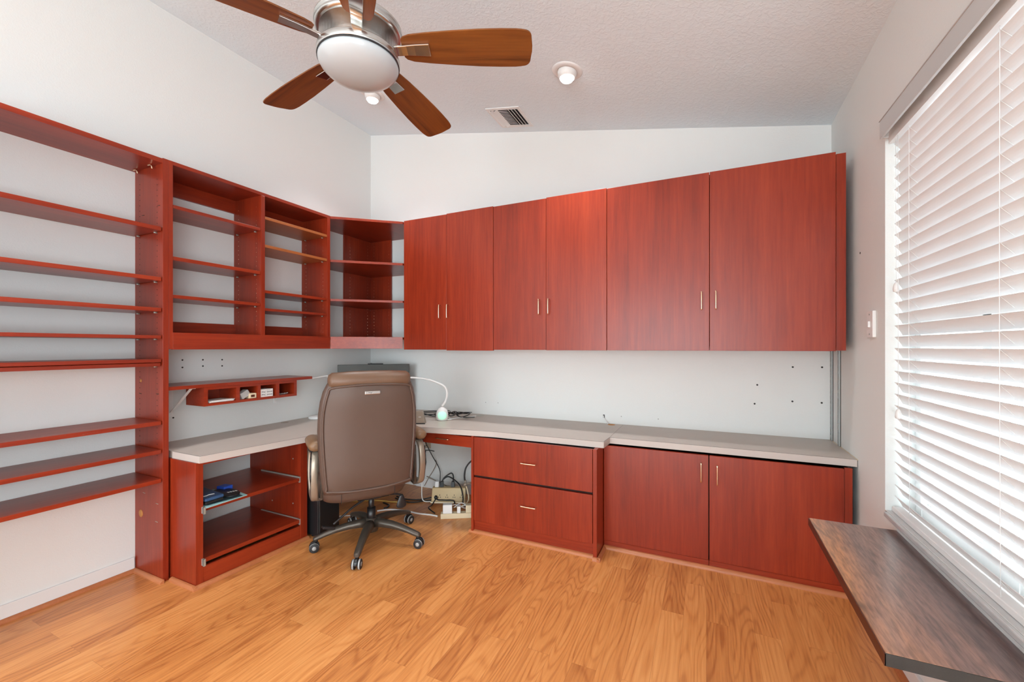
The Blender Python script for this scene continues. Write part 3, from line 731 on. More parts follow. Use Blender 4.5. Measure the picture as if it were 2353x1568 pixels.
# ------------------------------------------------------------------ floating shelf with pigeonholes over the left desk
fs_ = thing('floating_shelf', 'cherry floating shelf with pigeonhole box on white brackets over left desk', 'shelf', (-2.98, 1.84, 1.095))
b = MB(); b.box(XL + .001, -2.833, 1.348, 2.325, 1.094, 1.115); b.build('top_board', cherry['y'], fs_, bevel=.001)
ph = MB(); x0, x1 = -3.03, -2.835
ph.box(x0, x1, 1.540, 2.188, .976, .993)
for y0, y1 in ((1.540, 1.562), (1.737, 1.760), (1.882, 1.904), (2.020, 2.045), (2.166, 2.188)): ph.box(x0, x1, y0, y1, .993, 1.0775)
ph.box(x0, x1, 1.540, 2.188, 1.0775, 1.0935); ph.box(x0, x0 + .006, 1.562, 2.166, .993, 1.0775)
ph.build('pigeonhole_box', cherry['y'], fs_)
for y in (1.50, 2.215):
    b = MB(); b.box(XL + .001, XL + .006, y - .012, y + .012, .90, 1.0935); b.box(XL + .001, -2.87, y - .012, y + .012, 1.0885, 1.0938)
    b.sweep([(XL + .006, y, .925), (-2.90, y, 1.087)], [(-.008, -.002), (.008, -.002), (.008, .002), (-.008, .002)], (0, 1, 0))
    b.cyl((XL + .006, y, .915), (XL + .009, y, .915), .004, n=8)
    b.build('bracket', M['whiteplastic'], fs_)
b = MB(); b.cyl((-2.89, 2.3255, 1.103), (-2.89, 2.328, 1.103), .004, n=8); b.build('cap', M['hole'], fs_)
# what lies in the pigeonholes
b = MB()
for k, (dx, dy) in enumerate([(0, 0), (.006, -.008), (-.004, .01)]): b.obox((-2.90 + dx, 1.648 + dy * .4, .9955 + k * .004), (.060, .006 * k, 0), (-.004 * k, .074, 0), (0, 0, .0016))
tag(b.build('paper_stack', M['paper']), 'thin stack of papers in the widest pigeonhole, nearest the bookcase', 'papers')
b = MB(); b.obox((-2.866, 1.800, 1.0245), (.022, .004, 0), (-.003, .028, .014), (0, -.010, .018)); tag(b.build('adapter', M['greyplastic'], bevel=.003), 'tilted pale grey adapter in the second pigeonhole', 'adapter')
t = thing('charger_block', 'small white charger block with dark red window in second pigeonhole', 'charger', (-2.863, 1.852, .9935))
b = MB(); b.box(-2.905, -2.842, 1.826, 1.879, .9935, 1.028); b.build('body', M['cream'], t, bevel=.003)
b = MB(); b.box(-2.8425, -2.841, 1.840, 1.866, 1.002, 1.018); b.build('window', M['slabside'], t)
t = thing('bank_box', 'white printed card box in the third pigeonhole', 'box', (-2.87, 1.953, .9935))
b = MB(); b.box(-2.93, -2.842, 1.907, 2.000, .9935, 1.048); b.build('box', M['paper'], t, bevel=.001)
R_ = Matrix(((0, 0, 1, 0), (1, 0, 0, 0), (0, 1, 0, 0), (0, 0, 0, 1)))
for z in (1.0275, 1.008):
    text('lettering', 'PNC BANK', .0165, M['ink'], t, Matrix.Translation((-2.8418 + 2.87, 1.957 - 1.953, z - .9935)) @ R_)
text('lettering', 'BANK', .010, M['greyplastic'], t, Matrix.Translation((-2.8418 + 2.87, 1.967 - 1.953, 1.042 - .9935)) @ R_)
for i, (y, r) in enumerate([(2.062, .2), (2.085, -.5), (2.112, .6), (2.140, -.1)]):
    b = MB(); c = Vector((-2.865 - .008 * i, y, .9975)); a = Vector((.6 * math.cos(r), .4, 0)) * .016
    b.tube([c - a, c, c + a + Vector((0, 0, .004))], .0035, 6)
    tag(b.build('metal_oddment', M['greyplastic']), 'small metal oddment lying in the pigeonhole farthest from the bookcase', 'oddment', 'small oddments in the last pigeonhole')

# ------------------------------------------------------------------ monitor with webcam in the corner
mo = thing('monitor', 'dark grey monitor standing on the worktop in the corner behind the chair', 'monitor', (-2.775, 2.945, CT1 + .0005), rz=math.radians(43.2), local=True)
b = MB(); b.box(-.314, .314, -.012, .012, .07, .446); b.build('screen_panel', M['screen'], mo, bevel=.003)
b = MB(); b.box(-.304, .304, -.0135, -.012, .09, .436); b.build('display', M['screen'], mo)
b = MB(); b.box(-.03, .03, .012, .03, .02, .25); b.build('stand', M['black'], mo)
b = MB(); b.box(-.12, .12, -.06, .10, 0, .012); b.build('foot', M['black'], mo, bevel=.004)
b = MB(); b.box(-.058, .078, -.014, .018, .4465, .455); b.box(-.04, -.02, -.016, .0, .447, .459); b.build('webcam', M['black'], mo, bevel=.003)

# ------------------------------------------------------------------ lamps on the worktop
t = thing('white_desk_lamp', 'white desk lamp with flat round base near left wall, behind chair', 'desk lamp', (-3.0, 2.535, CT1))
b = MB(); b.lathe([(.0001, 0), (.085, 0), (.088, .006), (.083, .018), (.03, .024), (.0001, .025)], (-3.0, 2.535, CT1), n=32); b.build('base', M['whiteplastic'], t)
b = MB(); b.tube([(-2.965, 2.60, .764), (-2.965, 2.605, 1.0), (-2.965, 2.605, 1.08), (-2.975, 2.585, 1.094)], .009, 10); b.cyl((-2.97, 2.59, .758), (-2.965, 2.60, .77), .012); b.build('stem', M['whiteplastic'], t)
b = MB(); b.sweep([(-2.95, 2.625, 1.104), (-3.04, 2.485, 1.082)], [(-.013, -.005), (.013, -.005), (.013, .005), (-.013, .005)], (.84, -.54, 0)); b.build('lamp_head', M['whiteplastic'], t, bevel=.003)

c0 = Vector((-1.985, 2.885, CT1)); rr = Vector((.906, .423, 0)); nn = Vector((.565, -.825, 0))
t = thing('gooseneck_lamp', 'white gooseneck lamp with round green glowing base on the worktop', 'desk lamp', tuple(c0))
b = MB(); b.lathe([(.036, 0), (.045, .006), (.050, .032), (.0495, .058), (.044, .078), (.033, .094), (.019, .104), (.012, .110)], c0, n=28); b.build('base', M['whiteplastic'], t)
gc = c0 + nn * .036 + Vector((0, 0, .045))
b = MB(); b.lathe([(.0001, .0165), (.02, .0155), (.033, .010), (.037, .0), (.037, -.01)], gc, nn, 28); plabel(b.build('glow_disc', M['green'], t), 'green glowing disc')
P_ = lambda lat, z: c0 + rr * lat + Vector((0, 0, z - CT1))
b = MB(); b.tube([P_(.0, .855), P_(.028, .90), P_(.040, .955), P_(.028, 1.005), P_(-.004, 1.034), P_(-.055, 1.056), P_(-.112, 1.076)], [.0105, .0095, .009, .0085, .008, .008], 10); b.build('gooseneck', M['whiteplastic'], t)
b = MB(); b.sweep([P_(-.105, 1.074), P_(-.16, 1.086), P_(-.215, 1.092), P_(-.263, 1.094)], [(-.019, -.0055), (.019, -.0055), (.019, .0055), (-.019, .0055)], nn); b.build('lamp_head', M['whiteplastic'], t, bevel=.004)
b = MB(); b.sweep([P_(-.13, 1.0725), P_(-.16, 1.0795), P_(-.215, 1.0855), P_(-.25, 1.0875)], [(-.013, -.001), (.013, -.001), (.013, .001), (-.013, .001)], nn); b.build('diffuser', M['greyplastic'], t)

# things behind the chair on the worktop
t = thing('speaker_box', 'small taupe box leaning back on the worktop beside the chair', 'box', (-2.07, 2.69, CT1), rz=math.radians(25), local=True)
b = MB(); b.loft([[(-.10, -.035, .001), (.052, -.035, .001), (.052, .03, .001), (-.10, .03, .001)], [(-.095, -.022, .098), (.030, -.022, .098), (.030, .02, .098), (-.095, .02, .098)]], False); b.build('body', M['taupe'], t, bevel=.003)
b = MB(); b.box(-.10, .054, -.039, -.034, 0, .008); b.build('foot_strip', M['black'], t)
b = MB(); b.obox((.012, -.0305, .055), (.010, 0, 0), (0, .0012, 0), (0, 0, .0015)); b.build('mark', M['whiteplastic'], t)
def cable(name, pts, r, mat, label, group=None, n=7):
    b = MB(); b.tube(pts, r, n); return tag(b.build(name, mat), label, 'cable', group)
zc = CT1 + .004
tang = []
rnd = random.Random(3)
for k in range(5):
    tang = [(-2.28 + .075 * j + rnd.uniform(-.03, .03), 2.985 + .012 * j + rnd.uniform(-.045, .045), zc + .004 + abs(rnd.uniform(0, .045))) for j in range(7)]
    cable('black_cable', tang, .0035, M['black'], 'black cable in the tangle on the worktop behind the gooseneck lamp', 'black cables tangled on the worktop')
cable('lamp_cable', [(-1.985, 2.94, .765), (-1.94, 2.99, .80), (-1.905, 3.0, .79), (-1.93, 3.02, .765), (-1.90, 3.03, .752), (-1.86, 3.06, .746), (-1.80, 3.10, .745)], .0035, M['black'], 'black cord looping from the back of the gooseneck lamp')
cable('white_cable', [(-1.99, 2.935, .76), (-1.95, 2.955, .748), (-1.925, 2.93, .745), (-1.945, 2.90, .745), (-1.93, 2.96, .745), (-1.86, 3.08, .745), (-1.82, 3.16, .745)], .003, M['whiteplastic'], 'white cord lying on the worktop right of the gooseneck lamp')
b = MB(); b.tube([(-1.83, 3.17, .745), (-1.80, 3.19, .747), (-1.765, 3.21, .746), (-1.775, 3.19, .746), (-1.81, 3.165, .745)], .0022, 6); tag(b.build('cable_clip', M['steel']), 'small clear cable clip at end of the white cord on worktop', 'clip')
t = thing('wall_cable', 'thin white cord from a slot in the back wall down to worktop grommet', 'cord', (-.74, YB(-.74), .79))
b = MB(); b.tube([(-.741, YB(-.741) - .004, .80), (-.738, YB(-.74) - .012, .785), (-.715, 3.298, .755), (-.699, 3.284, .742)], .003, 7); b.build('cord', M['whiteplastic'], t)
b = MB(); b.box(-.746, -.734, YB(-.74) - .003, YB(-.74) + .002, .782, .808); b.build('slot', M['hole'], t)

# ------------------------------------------------------------------ office chair
ch = thing('office_chair', 'brown leather executive office chair on bronze five-star base, seen from behind', 'office chair', (-2.1, 2.2, 0), rz=math.radians(146 - 90), local=True)
CX = -.062   # seat assembly sits slightly left of the column
# back
def se(hwx, th, n=28, e=3.2):
    pts = []
    for k in range(n):
        a = 2 * PI * k / n; ca, sa = math.cos(a), math.sin(a)
        pts.append((hwx * math.copysign(abs(ca) ** (2 / e), ca), th * math.copysign(abs(sa) ** (2 / 2.2), sa)))
    return pts
BK = [(.448, .245, .030), (.455, .268, .045), (.50, .279, .055), (.60, .290, .062), (.72, .299, .064), (.84, .304, .062), (.94, .301, .060), (1.02, .291, .058), (1.08, .276, .055), (1.12, .258, .05), (1.14, .245, .042), (1.145, .225, .03)]
byc = lambda z: -.235 - .030 * ((z - .45) / .7) + .02 * math.sin((z - .45) / .7 * PI)
b = MB(); b.loft([[(CX + x, byc(z) + y, z) for x, y in se(w, th)] for z, w, th in BK]); b.build('backrest', M['leather'], ch)
# stitched rear panel and piping
pan = [(.475, .262), (.50, .268), (.60, .277), (.72, .285), (.84, .290), (.94, .287), (1.02, .275), (1.07, .262), (1.10, .245)]
path = [(CX - w + .012, z) for z, w in pan] + [(CX - .12, 1.112), (CX, 1.116), (CX + .12, 1.112)] + [(CX + w - .012, z) for z, w in pan[::-1]] + [(CX + .12, .462), (CX, .458), (CX - .12, .462)]
thick = lambda z: max([th for zz, w, th in BK if zz <= z + .03] [-1:])
def rear_y(x, z):
    # rear surface of the lofted back at x, z
    zs = [q[0] for q in BK]; i = max(0, min(len(BK) - 2, sum(1 for q in zs if q <= z) - 1))
    f = (z - zs[i]) / (zs[i + 1] - zs[i]); w = BK[i][1] * (1 - f) + BK[i + 1][1] * f; th = BK[i][2] * (1 - f) + BK[i + 1][2] * f
    u = min(.999, abs(x - CX) / w); ca = u ** (3.2 / 2); sa = math.sqrt(max(0, 1 - ca * ca)); return byc(z) - th * sa ** (2 / 2.2)
b = MB(); b.tube([(x, rear_y(x, z) - .003, z) for x, z in path], .0072, 8, sub=4, closed=True); b.build('piping', M['leather'], ch)
b = MB()
zs = [.47 + (1.105 - .47) * k / 14 for k in range(15)]; rows = []
for z in zs:
    i = max(j for j in range(len(pan)) if pan[j][0] <= max(z, .475)); i = min(i, len(pan) - 2)
    f = (max(z, .475) - pan[i][0]) / (pan[i + 1][0] - pan[i][0]); w = (pan[i][1] * (1 - f) + pan[i + 1][1] * f) - .02
    rows.append([(CX - w + 2 * w * k / 16, rear_y(CX - w + 2 * w * k / 16, z) - .007 * min(1, 4 * min(k, 16 - k) / 16) * min(1, 8 * min(z - .47, 1.105 - z) / .63) - .0005, z) for k in range(17)])
vs = [p for r in rows for p in r]; fs = [[j * 17 + k, j * 17 + k + 1, (j + 1) * 17 + k + 1, (j + 1) * 17 + k] for j in range(14) for k in range(16)]
b.add(vs, fs, True); b.build('back_cover', M['leather'], ch)
# head roll
b = MB(); HR = [(-.248, .018), (-.245, .034), (-.225, .046), (-.12, .052), (0, .053), (.12, .052), (.225, .046), (.245, .034), (.248, .018)]
b.loft([[(CX + x, byc(1.14) + .008 + r * 1.15 * math.cos(a), 1.140 + r * math.sin(a) * 1.12) for a in [2 * PI * k / 20 for k in range(20)]] for x, r in HR]); b.build('head_roll', M['headroll'], ch)
b = MB(); zb = 1.066; b.box(CX - .047, CX + .047, rear_y(CX, zb) - .014, rear_y(CX, zb) - .004, zb - .0105, zb + .0105); bd = plabel(b.build('badge', M['nickelbright'], ch, bevel=.003), 'small metal badge')
b = MB(); yq = rear_y(CX, zb) - .0145
b.tube([(CX - .026, yq, zb + .004), (CX - .020, yq, zb - .001), (CX - .016, yq, zb + .004)], .0012, 5); b.tube([(CX - .010, yq, zb + .003), (CX - .012, yq, zb - .003), (CX - .006, yq, zb + .001), (CX - .004, yq, zb + .004)], .0012, 5); b.build('emblem', M['ink'], bd)
# seat
ST = [(.365, .225, .20), (.372, .262, .235), (.40, .275, .25), (.44, .280, .255), (.475, .275, .25), (.492, .25, .225)]
b = MB(); b.loft([[(CX + x, .035 + y, z) for x, y in [(w * math.copysign(abs(math.cos(a)) ** .55, math.cos(a)), d * math.copysign(abs(math.sin(a)) ** .55, math.sin(a))) for a in [2 * PI * k / 32 for k in range(32)]]] for z, w, d in ST]); b.build('seat', M['leather'], ch)
b = MB()
for s in (-1, 1): b.tube([(CX + s * .165, -.2165, .375), (CX + s * .165, -.219, .41), (CX + s * .165, -.218, .455)], .0018, 6)
b.build('seat_seam', M['rubber'], ch)
# arms
for s in (-1, 1):
    ax = -.030 + s * .335
    lp = [(ax, -.10, .395), (ax + s * .006, -.135, .43), (ax + s * .008, -.15, .54), (ax + s * .004, -.135, .65), (ax - s * .004, -.09, .695), (ax - s * .004, .02, .695), (ax - s * .004, .075, .685), (ax, .105, .64), (ax + s * .004, .10, .52), (ax, .08, .42), (ax, .05, .392), (ax, -.03, .388)]
    b = MB(); N = len(lp); Q = []
    for i in range(N):
        a_, b_, c_, d_ = [Vector(lp[(i + k) % N]) for k in (-1, 0, 1, 2)]
        for k in range(4):
            u = k / 4; Q.append(.5 * ((2 * b_) + (c_ - a_) * u + (2 * a_ - 5 * b_ + 4 * c_ - d_) * u * u + (3 * b_ - a_ - 3 * c_ + d_) * u ** 3))
    b.sweep(Q, [(-.021, -.008), (-.012, -.013), (.012, -.013), (.021, -.008), (.021, .008), (.012, .012), (-.012, .012), (-.021, .008)], (1, 0, 0), closed=True, smooth=True)
    ar = b.build('armrest', M['armsilver'], ch)
    b = MB(); b.sweep([(ax - s * .034, -.105, .405), (ax - s * .040, -.13, .50), (ax - s * .040, -.125, .60), (ax - s * .034, -.10, .655)], [(-.008, -.02), (.008, -.02), (.008, .02), (-.008, .02)], (1, 0, 0)); b.box(min(ax - s * .045, ax), max(ax - s * .045, ax), -.12, .10, .385, .405); b.build('arm_bracket', M['bronze'], ar, bevel=.004)
    b = MB(); b.sweep([(ax + s * .023, -.125, .43), (ax + s * .031, -.145, .54), (ax + s * .027, -.13, .65), (ax + s * .019, -.085, .695)], [(-.003, -.016), (.003, -.016), (.003, .016), (-.003, .016)], (1, 0, 0)); b.build('arm_trim', M['black'], ar)
    b = MB(); b.loft([[(ax + w * math.cos(a), y, .735 + h * math.sin(a) + dz_) for a in [2 * PI * k / 18 for k in range(18)]] for y, w, h, dz_ in [(-.17, .012, .012, 0), (-.165, .030, .026, 0), (-.14, .042, .034, 0), (-.06, .046, .036, .002), (.03, .045, .035, .003), (.085, .042, .032, 0), (.11, .03, .024, -.004), (.12, .01, .01, -.006)]]); b.build('arm_pad', M['leatherpad'], ar)
    b = MB(); b.box(ax - .034, ax + .034, -.13, .09, .697, .706); b.build('pad_base', M['black'], ar, bevel=.003)
# mechanism, lever, column
b = MB(); b.box(-.09, .09, -.10, .10, .345, .372); b.box(-.05, .05, -.07, .07, .315, .35); b.cyl((-.10, -.045, .325), (.11, -.045, .325), .013); b.build('mechanism', M['black'], ch, bevel=.004)
b = MB(); b.tube([(-.05, -.05, .322), (-.13, -.06, .285), (-.20, -.07, .24), (-.255, -.08, .205)], .0075, 8); b.obox((-.285, -.085, .192), (.036, .006, -.012), (-.004, .016, 0), (.002, 0, .0075)); b.build('tilt_lever', M['spring'], ch, bevel=.003)
b = MB(); b.tube([(.06, -.04, .325), (.15, -.03, .312), (.195, -.03, .30)], .006, 8); b.loft([[(.20 + u * .0 + w * math.cos(a), -.032 + .010 * math.sin(a), z) for a in [2 * PI * k / 14 for k in range(14)]] for z, w, u in [(.302, .010, 0), (.285, .018, 0), (.25, .030, 0), (.225, .036, 0), (.212, .030, 0), (.208, .012, 0)]]); b.build('height_paddle', M['spring'], ch)
b = MB(); b.cyl((0, 0, .20), (0, 0, .33), .019); b.cyl((0, 0, .135), (0, 0, .24), .028); b.build('gas_column', M['black'], ch)
b = MB(); b.lathe([(.03, .075), (.045, .08), (.05, .11), (.045, .145), (.036, .168), (.030, .172), (.0001, .172)], (0, 0, 0), n=28); b.build('hub', M['bronze'], ch)
# five legs with casters
leg0 = None
cas0 = None
for k in range(5):
    ang = math.radians(12 - 56 + 72 * k)
    if leg0 is None:
        b = MB(); rings = []
        for r_, zc_, w_, h_ in [(.03, .138, .030, .026), (.08, .142, .029, .024), (.15, .138, .026, .021), (.22, .126, .023, .018), (.28, .110, .021, .015), (.325, .096, .021, .014), (.355, .087, .019, .012), (.366, .083, .012, .009)]:
            rings.append([(r_, w_ * x, zc_ + h_ * y) for x, y in [(-1, -.9), (-.55, -1), (.55, -1), (1, -.9), (1, .2), (.62, .85), (.2, 1), (-.2, 1), (-.62, .85), (-1, .2)]])
        b.loft(rings); leg0 = b.build('leg', M['bronze'], ch); leg0.rotation_euler.z = ang
        # caster
        b = MB(); b.cyl((.345, 0, .055), (.345, 0, .086), .010, n=12); b.loft([[(.345 + .032 * math.cos(a) + .012, y, .034 + .036 * math.sin(a)) for a in [PI * k2 / 12 for k2 in range(13)]] for y in (-.008, .008)], False); cas0 = b.build('caster', M['black'], ch); cas0.rotation_euler.z = ang
        for s in (-1, 1):
            b = MB(); b.lathe([(.012, -.009), (.026, -.010), (.0295, -.007), (.0295, .007), (.026, .010), (.012, .009)], (.357, s * .0185, .0295), (0, 1, 0), 24); wh = b.build('wheel', M['rubber'], cas0)
            b = MB(); b.lathe([(.030, -.0045), (.0302, -.004), (.0302, .004), (.030, .0045)], (.357, s * .0185, .0300), (0, 1, 0), 24); b.lathe([(.0001, -.0105), (.013, -.0102), (.013, .0102), (.0001, .0105)], (.357, s * .0185, .0300), (0, 1, 0), 16); b.build('wheel_tread', M['tread'], cas0)
    else:
        c = leg0.copy(); COL.objects.link(c); c.rotation_euler.z = ang
        c = copy_tree(cas0, ch); c.rotation_euler.z = ang

# ------------------------------------------------------------------ under the desk
pc = thing('computer_tower', 'black computer tower standing on floor between desk cabinet and chair', 'computer', (-2.76, 2.15, 0))
b = MB(); b.box(-3.0, -2.47, 2.075, 2.255, .012, .385); b.build('case', M['black'], pc, bevel=.006)
b = MB(); b.box(-2.4702, -2.458, 2.078, 2.252, .014, .383); b.build('front_panel', M['black'], pc, bevel=.008)
b = MB()
for x in (-2.94, -2.54):
    for y in (2.095, 2.235): b.cyl((x, y, 0), (x, y, .014), .012, n=12)
b.build('feet', M['rubber'], pc)
b = MB()
b.tube([(-2.6, 2.30, .31), (-2.57, 2.32, .30), (-2.57, 2.29, .28), (-2.60, 2.28, .29)], .003, 6)
def outlet(x, z, w, h, name, label, socks=True):
    y = YB(x)
    t = thing(name, label, 'outlet', (x, y, z))
    b = MB(); b.box(x - w / 2, x + w / 2, y - .006, y, z - h / 2, z + h / 2); b.build('plate', M['creamwall'], t, bevel=.002)
    if socks:
        for dz_ in (-.034, -.012, .012, .034):
            b = MB(); b.box(x - .014, x - .006, y - .0075, y - .005, z + dz_ - .005, z + dz_ + .005); b.build('socket', M['hole'], t)
outlet(-2.425, .435, .075, .115, 'wall_outlet', 'almond outlet plate with dark sockets on back wall under pencil drawer')
b = MB(); x = -2.395; b.tube([(x - .05, YB(x) - .004, .30), (x - .045, YB(x) - .006, .355), (x + .05, YB(x) - .006, .355)], .004, 6, sub=2)
tag(b.build('wall_stub_wire', M['hole']), 'bent dark wire stub on back wall under the pencil drawer', 'wire')
f0, f1 = Vector((-2.15, 2.945, 0)), Vector((-1.86, 3.075, 0))
fd = (f1 - f0).normalized(); fn = Vector((fd.y, -fd.x, 0)); mid = (f0 + f1) / 2
t = thing('surge_protector', 'large tan surge protector propped upright on floor in the kneehole', 'power strip', tuple(mid))
up = Vector((0, 0, 1)) * .94 - fn * .34
cc = mid + Vector((0, 0, .080)) - fn * .02
b = MB(); b.obox(cc, fd * .145, up * .056, fn * .026); b.build('body', M['tan'], t, bevel=.006)
b = MB(); b.obox(cc - up * .060 + fn * .004, fd * .150, up * .006, fn * .032); b.build('base_rim', M['cream'], t, bevel=.002)
for k in range(4):
    p = cc + fd * (-.075 + .062 * k) - up * .012 + fn * .0262
    b = MB()
    for dx, dy in ((-.008, -.008), (.008, -.008), (0, .009)): b.obox(p + fd * dx + up * dy, fd * .0022, up * .0045, fn * .0012)
    b.build('socket', M['hole'], t)
# plugs on it
for k, (u, m_, lab) in enumerate([(-.108, 'whiteplastic', 'small white plug on top of the tan surge protector'), (-.066, 'black', 'left black plug on top of the tan surge protector'), (.030, 'black', 'right black plug on top of the tan surge protector')]):
    p = cc + fd * u + up * .081
    b = MB(); b.loft([[p + fd * sx * a + fn * sy * .011 + up * h for sx, sy in ((-1, -1), (1, -1), (1, 1), (-1, 1))] for h, a in ((-.025, .017), (.0, .016), (.022, .012 if m_ == 'black' else .016))], False)
    tag(b.build('power_plug', M[m_], bevel=.002), lab, 'plug', 'plugs on the surge protector')
g0, g1 = Vector((-1.895, 2.735, 0)), Vector((-1.60, 2.91, 0)); gd = (g1 - g0).normalized(); gn = Vector((gd.y, -gd.x, 0)); gm = (g0 + g1) / 2
t = thing('power_strip', 'long cream power strip lying on floor in front of the surge protector', 'power strip', tuple(gm))
b = MB(); b.obox(gm + Vector((0, 0, .020)), gd * .171, gn * .026, (0, 0, .020)); b.build('body', M['cream'], t, bevel=.003)
b = MB()
for k in range(6): b.obox(gm + gd * (-.13 + .052 * k) + Vector((0, 0, .0405)), gd * .010, gn * .010, (0, 0, .0006))
b.build('sockets', M['creamwall'], t)
for u, w, h, m_, lab in [(-.118, .036, .034, 'whiteplastic', 'large white adapter block on the left end of cream power strip'), (-.03, .014, .026, 'whiteplastic', 'narrow white plug in the middle of cream power strip'), (.06, .036, .030, 'cream', 'beige adapter block on the right end of cream power strip')]:
    b = MB(); b.obox(gm + gd * u + Vector((0, 0, .0405 + h)), gd * w, gn * .024, (0, 0, h)); tag(b.build('power_adapter', M[m_], bevel=.004), lab, 'adapter', 'adapters on the power strip')
# coupler on the black lead
x = -1.66; sy_ = 3.12
t = thing('cable_splitter', 'small brown cable coupler hanging on a black lead beside the drawer cabinet', 'coupler', (-1.83, 3.02, .20))
q = Vector((-1.83, 3.0, .195)); b = MB(); b.ball(q, .017, 12); b.cyl(q, q + Vector((.045, .02, .012)), .008, n=10); b.cyl(q, q + Vector((.0, 0, .035)), .008, n=10); b.build('body', M['taupe'], t)
b = MB(); b.tube([q + Vector((-.006, 0, .03)), q + Vector((-.01, .0, .075)), q + Vector((.0, .01, .14)), q + Vector((.05, .03, .20)), q + Vector((.14, .06, .235))], .007, 8); b.build('lead', M['black'], t)
b = MB(); b.tube([q, q + Vector((.02, 0, -.05)), q + Vector((.035, -.01, -.12)), q + Vector((.0, -.03, -.165)), q + Vector((-.08, -.06, -.185))], .0055, 8); b.build('tail', M['cream'], t)
top1 = cc - fd * .066 + up * .10; top2 = cc + fd * .030 + up * .10
cable('plug_cord', [top1, top1 + up * .035 + fd * .02, top1 + up * .07 + fd * .075, top2 + up * .045, top2], .006, M['black'], 'thick black cord arching between the two black plugs')
cable('plug_cord', [top1 + up * .02 + fd * .012, top1 + up * .04 + fd * .06, cc + fd * .09 + up * .085 + fn * .03, cc + fd * .125 + up * .0 + fn * .045, cc + fd * .13 - up * .06 + fn * .05, gm + gd * .02 + gn * .0 + Vector((0, 0, .06)) - gn * .06], .0055, M['black'], 'thick black cord curving down the right face of the surge protector')
cable('plug_cord', [cc - fd * .10 - up * .02 + fn * .03, cc - fd * .085 - up * .035 + fn * .045, cc - fd * .03 - up * .036 + fn * .05, cc + fd * .05 - up * .04 + fn * .05, cc + fd * .06 - up * .07 + fn * .06], .0055, M['black'], 'thick black cord lying along bottom of the surge protector face')
b = MB(); b.ball(cc - fd * .105 - up * .02 + fn * .034, .017, 12, (1, .8, 1.1)); tag(b.build('power_plug', M['black']), 'round black plug in the face of the tan surge protector', 'plug', 'plugs on the surge protector')
cable('plug_cord', [cc - fd * .105 - up * .03 + fn * .04, cc - fd * .13 - up * .07 + fn * .06, Vector((-2.06, 2.80, .03)), Vector((-1.98, 2.775, .008))], .005, M['black'], 'black cord dropping from round plug to floor')
cable('brown_cord', [(-2.44, YB(-2.44) - .06, .56), (-2.42, YB(-2.42) - .05, .46), (-2.36, YB(-2.36) - .03, .33), (-2.27, YB(-2.27) - .03, .20), (-2.25, YB(-2.25) - .05, .10), (-2.23, 3.2, .012)], .004, M['black'], 'thin black cord falling from under worktop along back wall', 'hanging cords')
cable('brown_cord', [(-2.33, YB(-2.33) - .012, .275), (-2.315, YB(-2.3) - .015, .25), (-2.34, YB(-2.34) - .015, .19), (-2.40, YB(-2.4) - .015, .10), (-2.44, YB(-2.44) - .03, .02)], .0035, M['taupe'], 'thin brown cord looping from a hole in the back wall', 'hanging cords')
cable('brown_cord', [(-2.42, YB(-2.42) - .02, .11), (-2.33, YB(-2.33) - .02, .085), (-2.2, YB(-2.2) - .03, .055), (-1.98, YB(-2) - .03, .012)], .0045, M['taupe'], 'brown cord running low along the back wall', 'hanging cords')
fl = .006
cable('floor_cable', [(-2.52, 2.95, fl), (-2.40, 2.93, fl), (-2.28, 2.97, fl), (-2.18, 3.02, fl + .02), (-2.12, 3.05, fl + .02)], .006, M['black'], 'black cable on floor leading to the surge protector', 'cables on the floor')
cable('floor_cable', [(-2.50, 2.91, fl), (-2.38, 2.88, fl), (-2.29, 2.90, fl), (-2.22, 2.97, fl), (-2.13, 3.05, fl)], .006, M['black'], 'second black cable sagging in front of the first one on floor', 'cables on the floor')
cable('floor_cable', [(-2.44, 2.62, fl), (-2.36, 2.69, fl), (-2.22, 2.72, fl), (-2.10, 2.72, fl), (-2.0, 2.74, fl), (-1.93, 2.74, fl)], .0065, M['whiteplastic'], 'thick white cable on floor running to the cream power strip', 'cables on the floor')
cable('floor_cable', [(-2.26, 2.99, .26), (-2.25, 2.96, .10), (-2.22, 2.94, .02), (-2.16, 2.96, .012), (-2.12, 2.985, .02)], .0045, M['whiteplastic'], 'white cord dropping behind right armrest to the surge protector', 'cables on the floor')
cable('floor_cable', [(-2.78, 2.70, fl), (-2.6, 2.80, fl), (-2.46, 2.83, fl), (-2.40, 2.86, fl)], .005, M['yellow'], 'yellow cable lying on floor under the chair', 'cables on the floor')
cable('floor_cable', [(-2.52, 2.78, fl), (-2.44, 2.76, fl), (-2.41, 2.70, .012), (-2.40, 2.66, .02)], .007, M['black'], 'short black cable with round end on floor behind caster', 'cables on the floor')
cable('floor_cable', [(-2.72, 2.34, fl), (-2.62, 2.42, fl), (-2.50, 2.50, fl)], .005, M['whiteplastic'], 'white cable on floor near the computer tower', 'cables on the floor')
for k, (dx, dz_) in enumerate([(0, 0), (.03, .012), (.05, -.004)]):
    cable('charging_cable', [gm + gd * (-.118 + .05 * k) + gn * -.024 + Vector((0, 0, .07)), gm + gd * (-.06 + .05 * k) - gn * .055 + Vector((0, 0, .08 + dz_)), gm + gd * (.01 + .05 * k) - gn * .07 + Vector((0, 0, .045)), gm + gd * (.08 + .03 * k) - gn * .10 + Vector((0, 0, .012 + .01 * k))], .0035, M['whiteplastic'], 'thin white cord tangled between power strip and surge protector', 'white adapter cords')
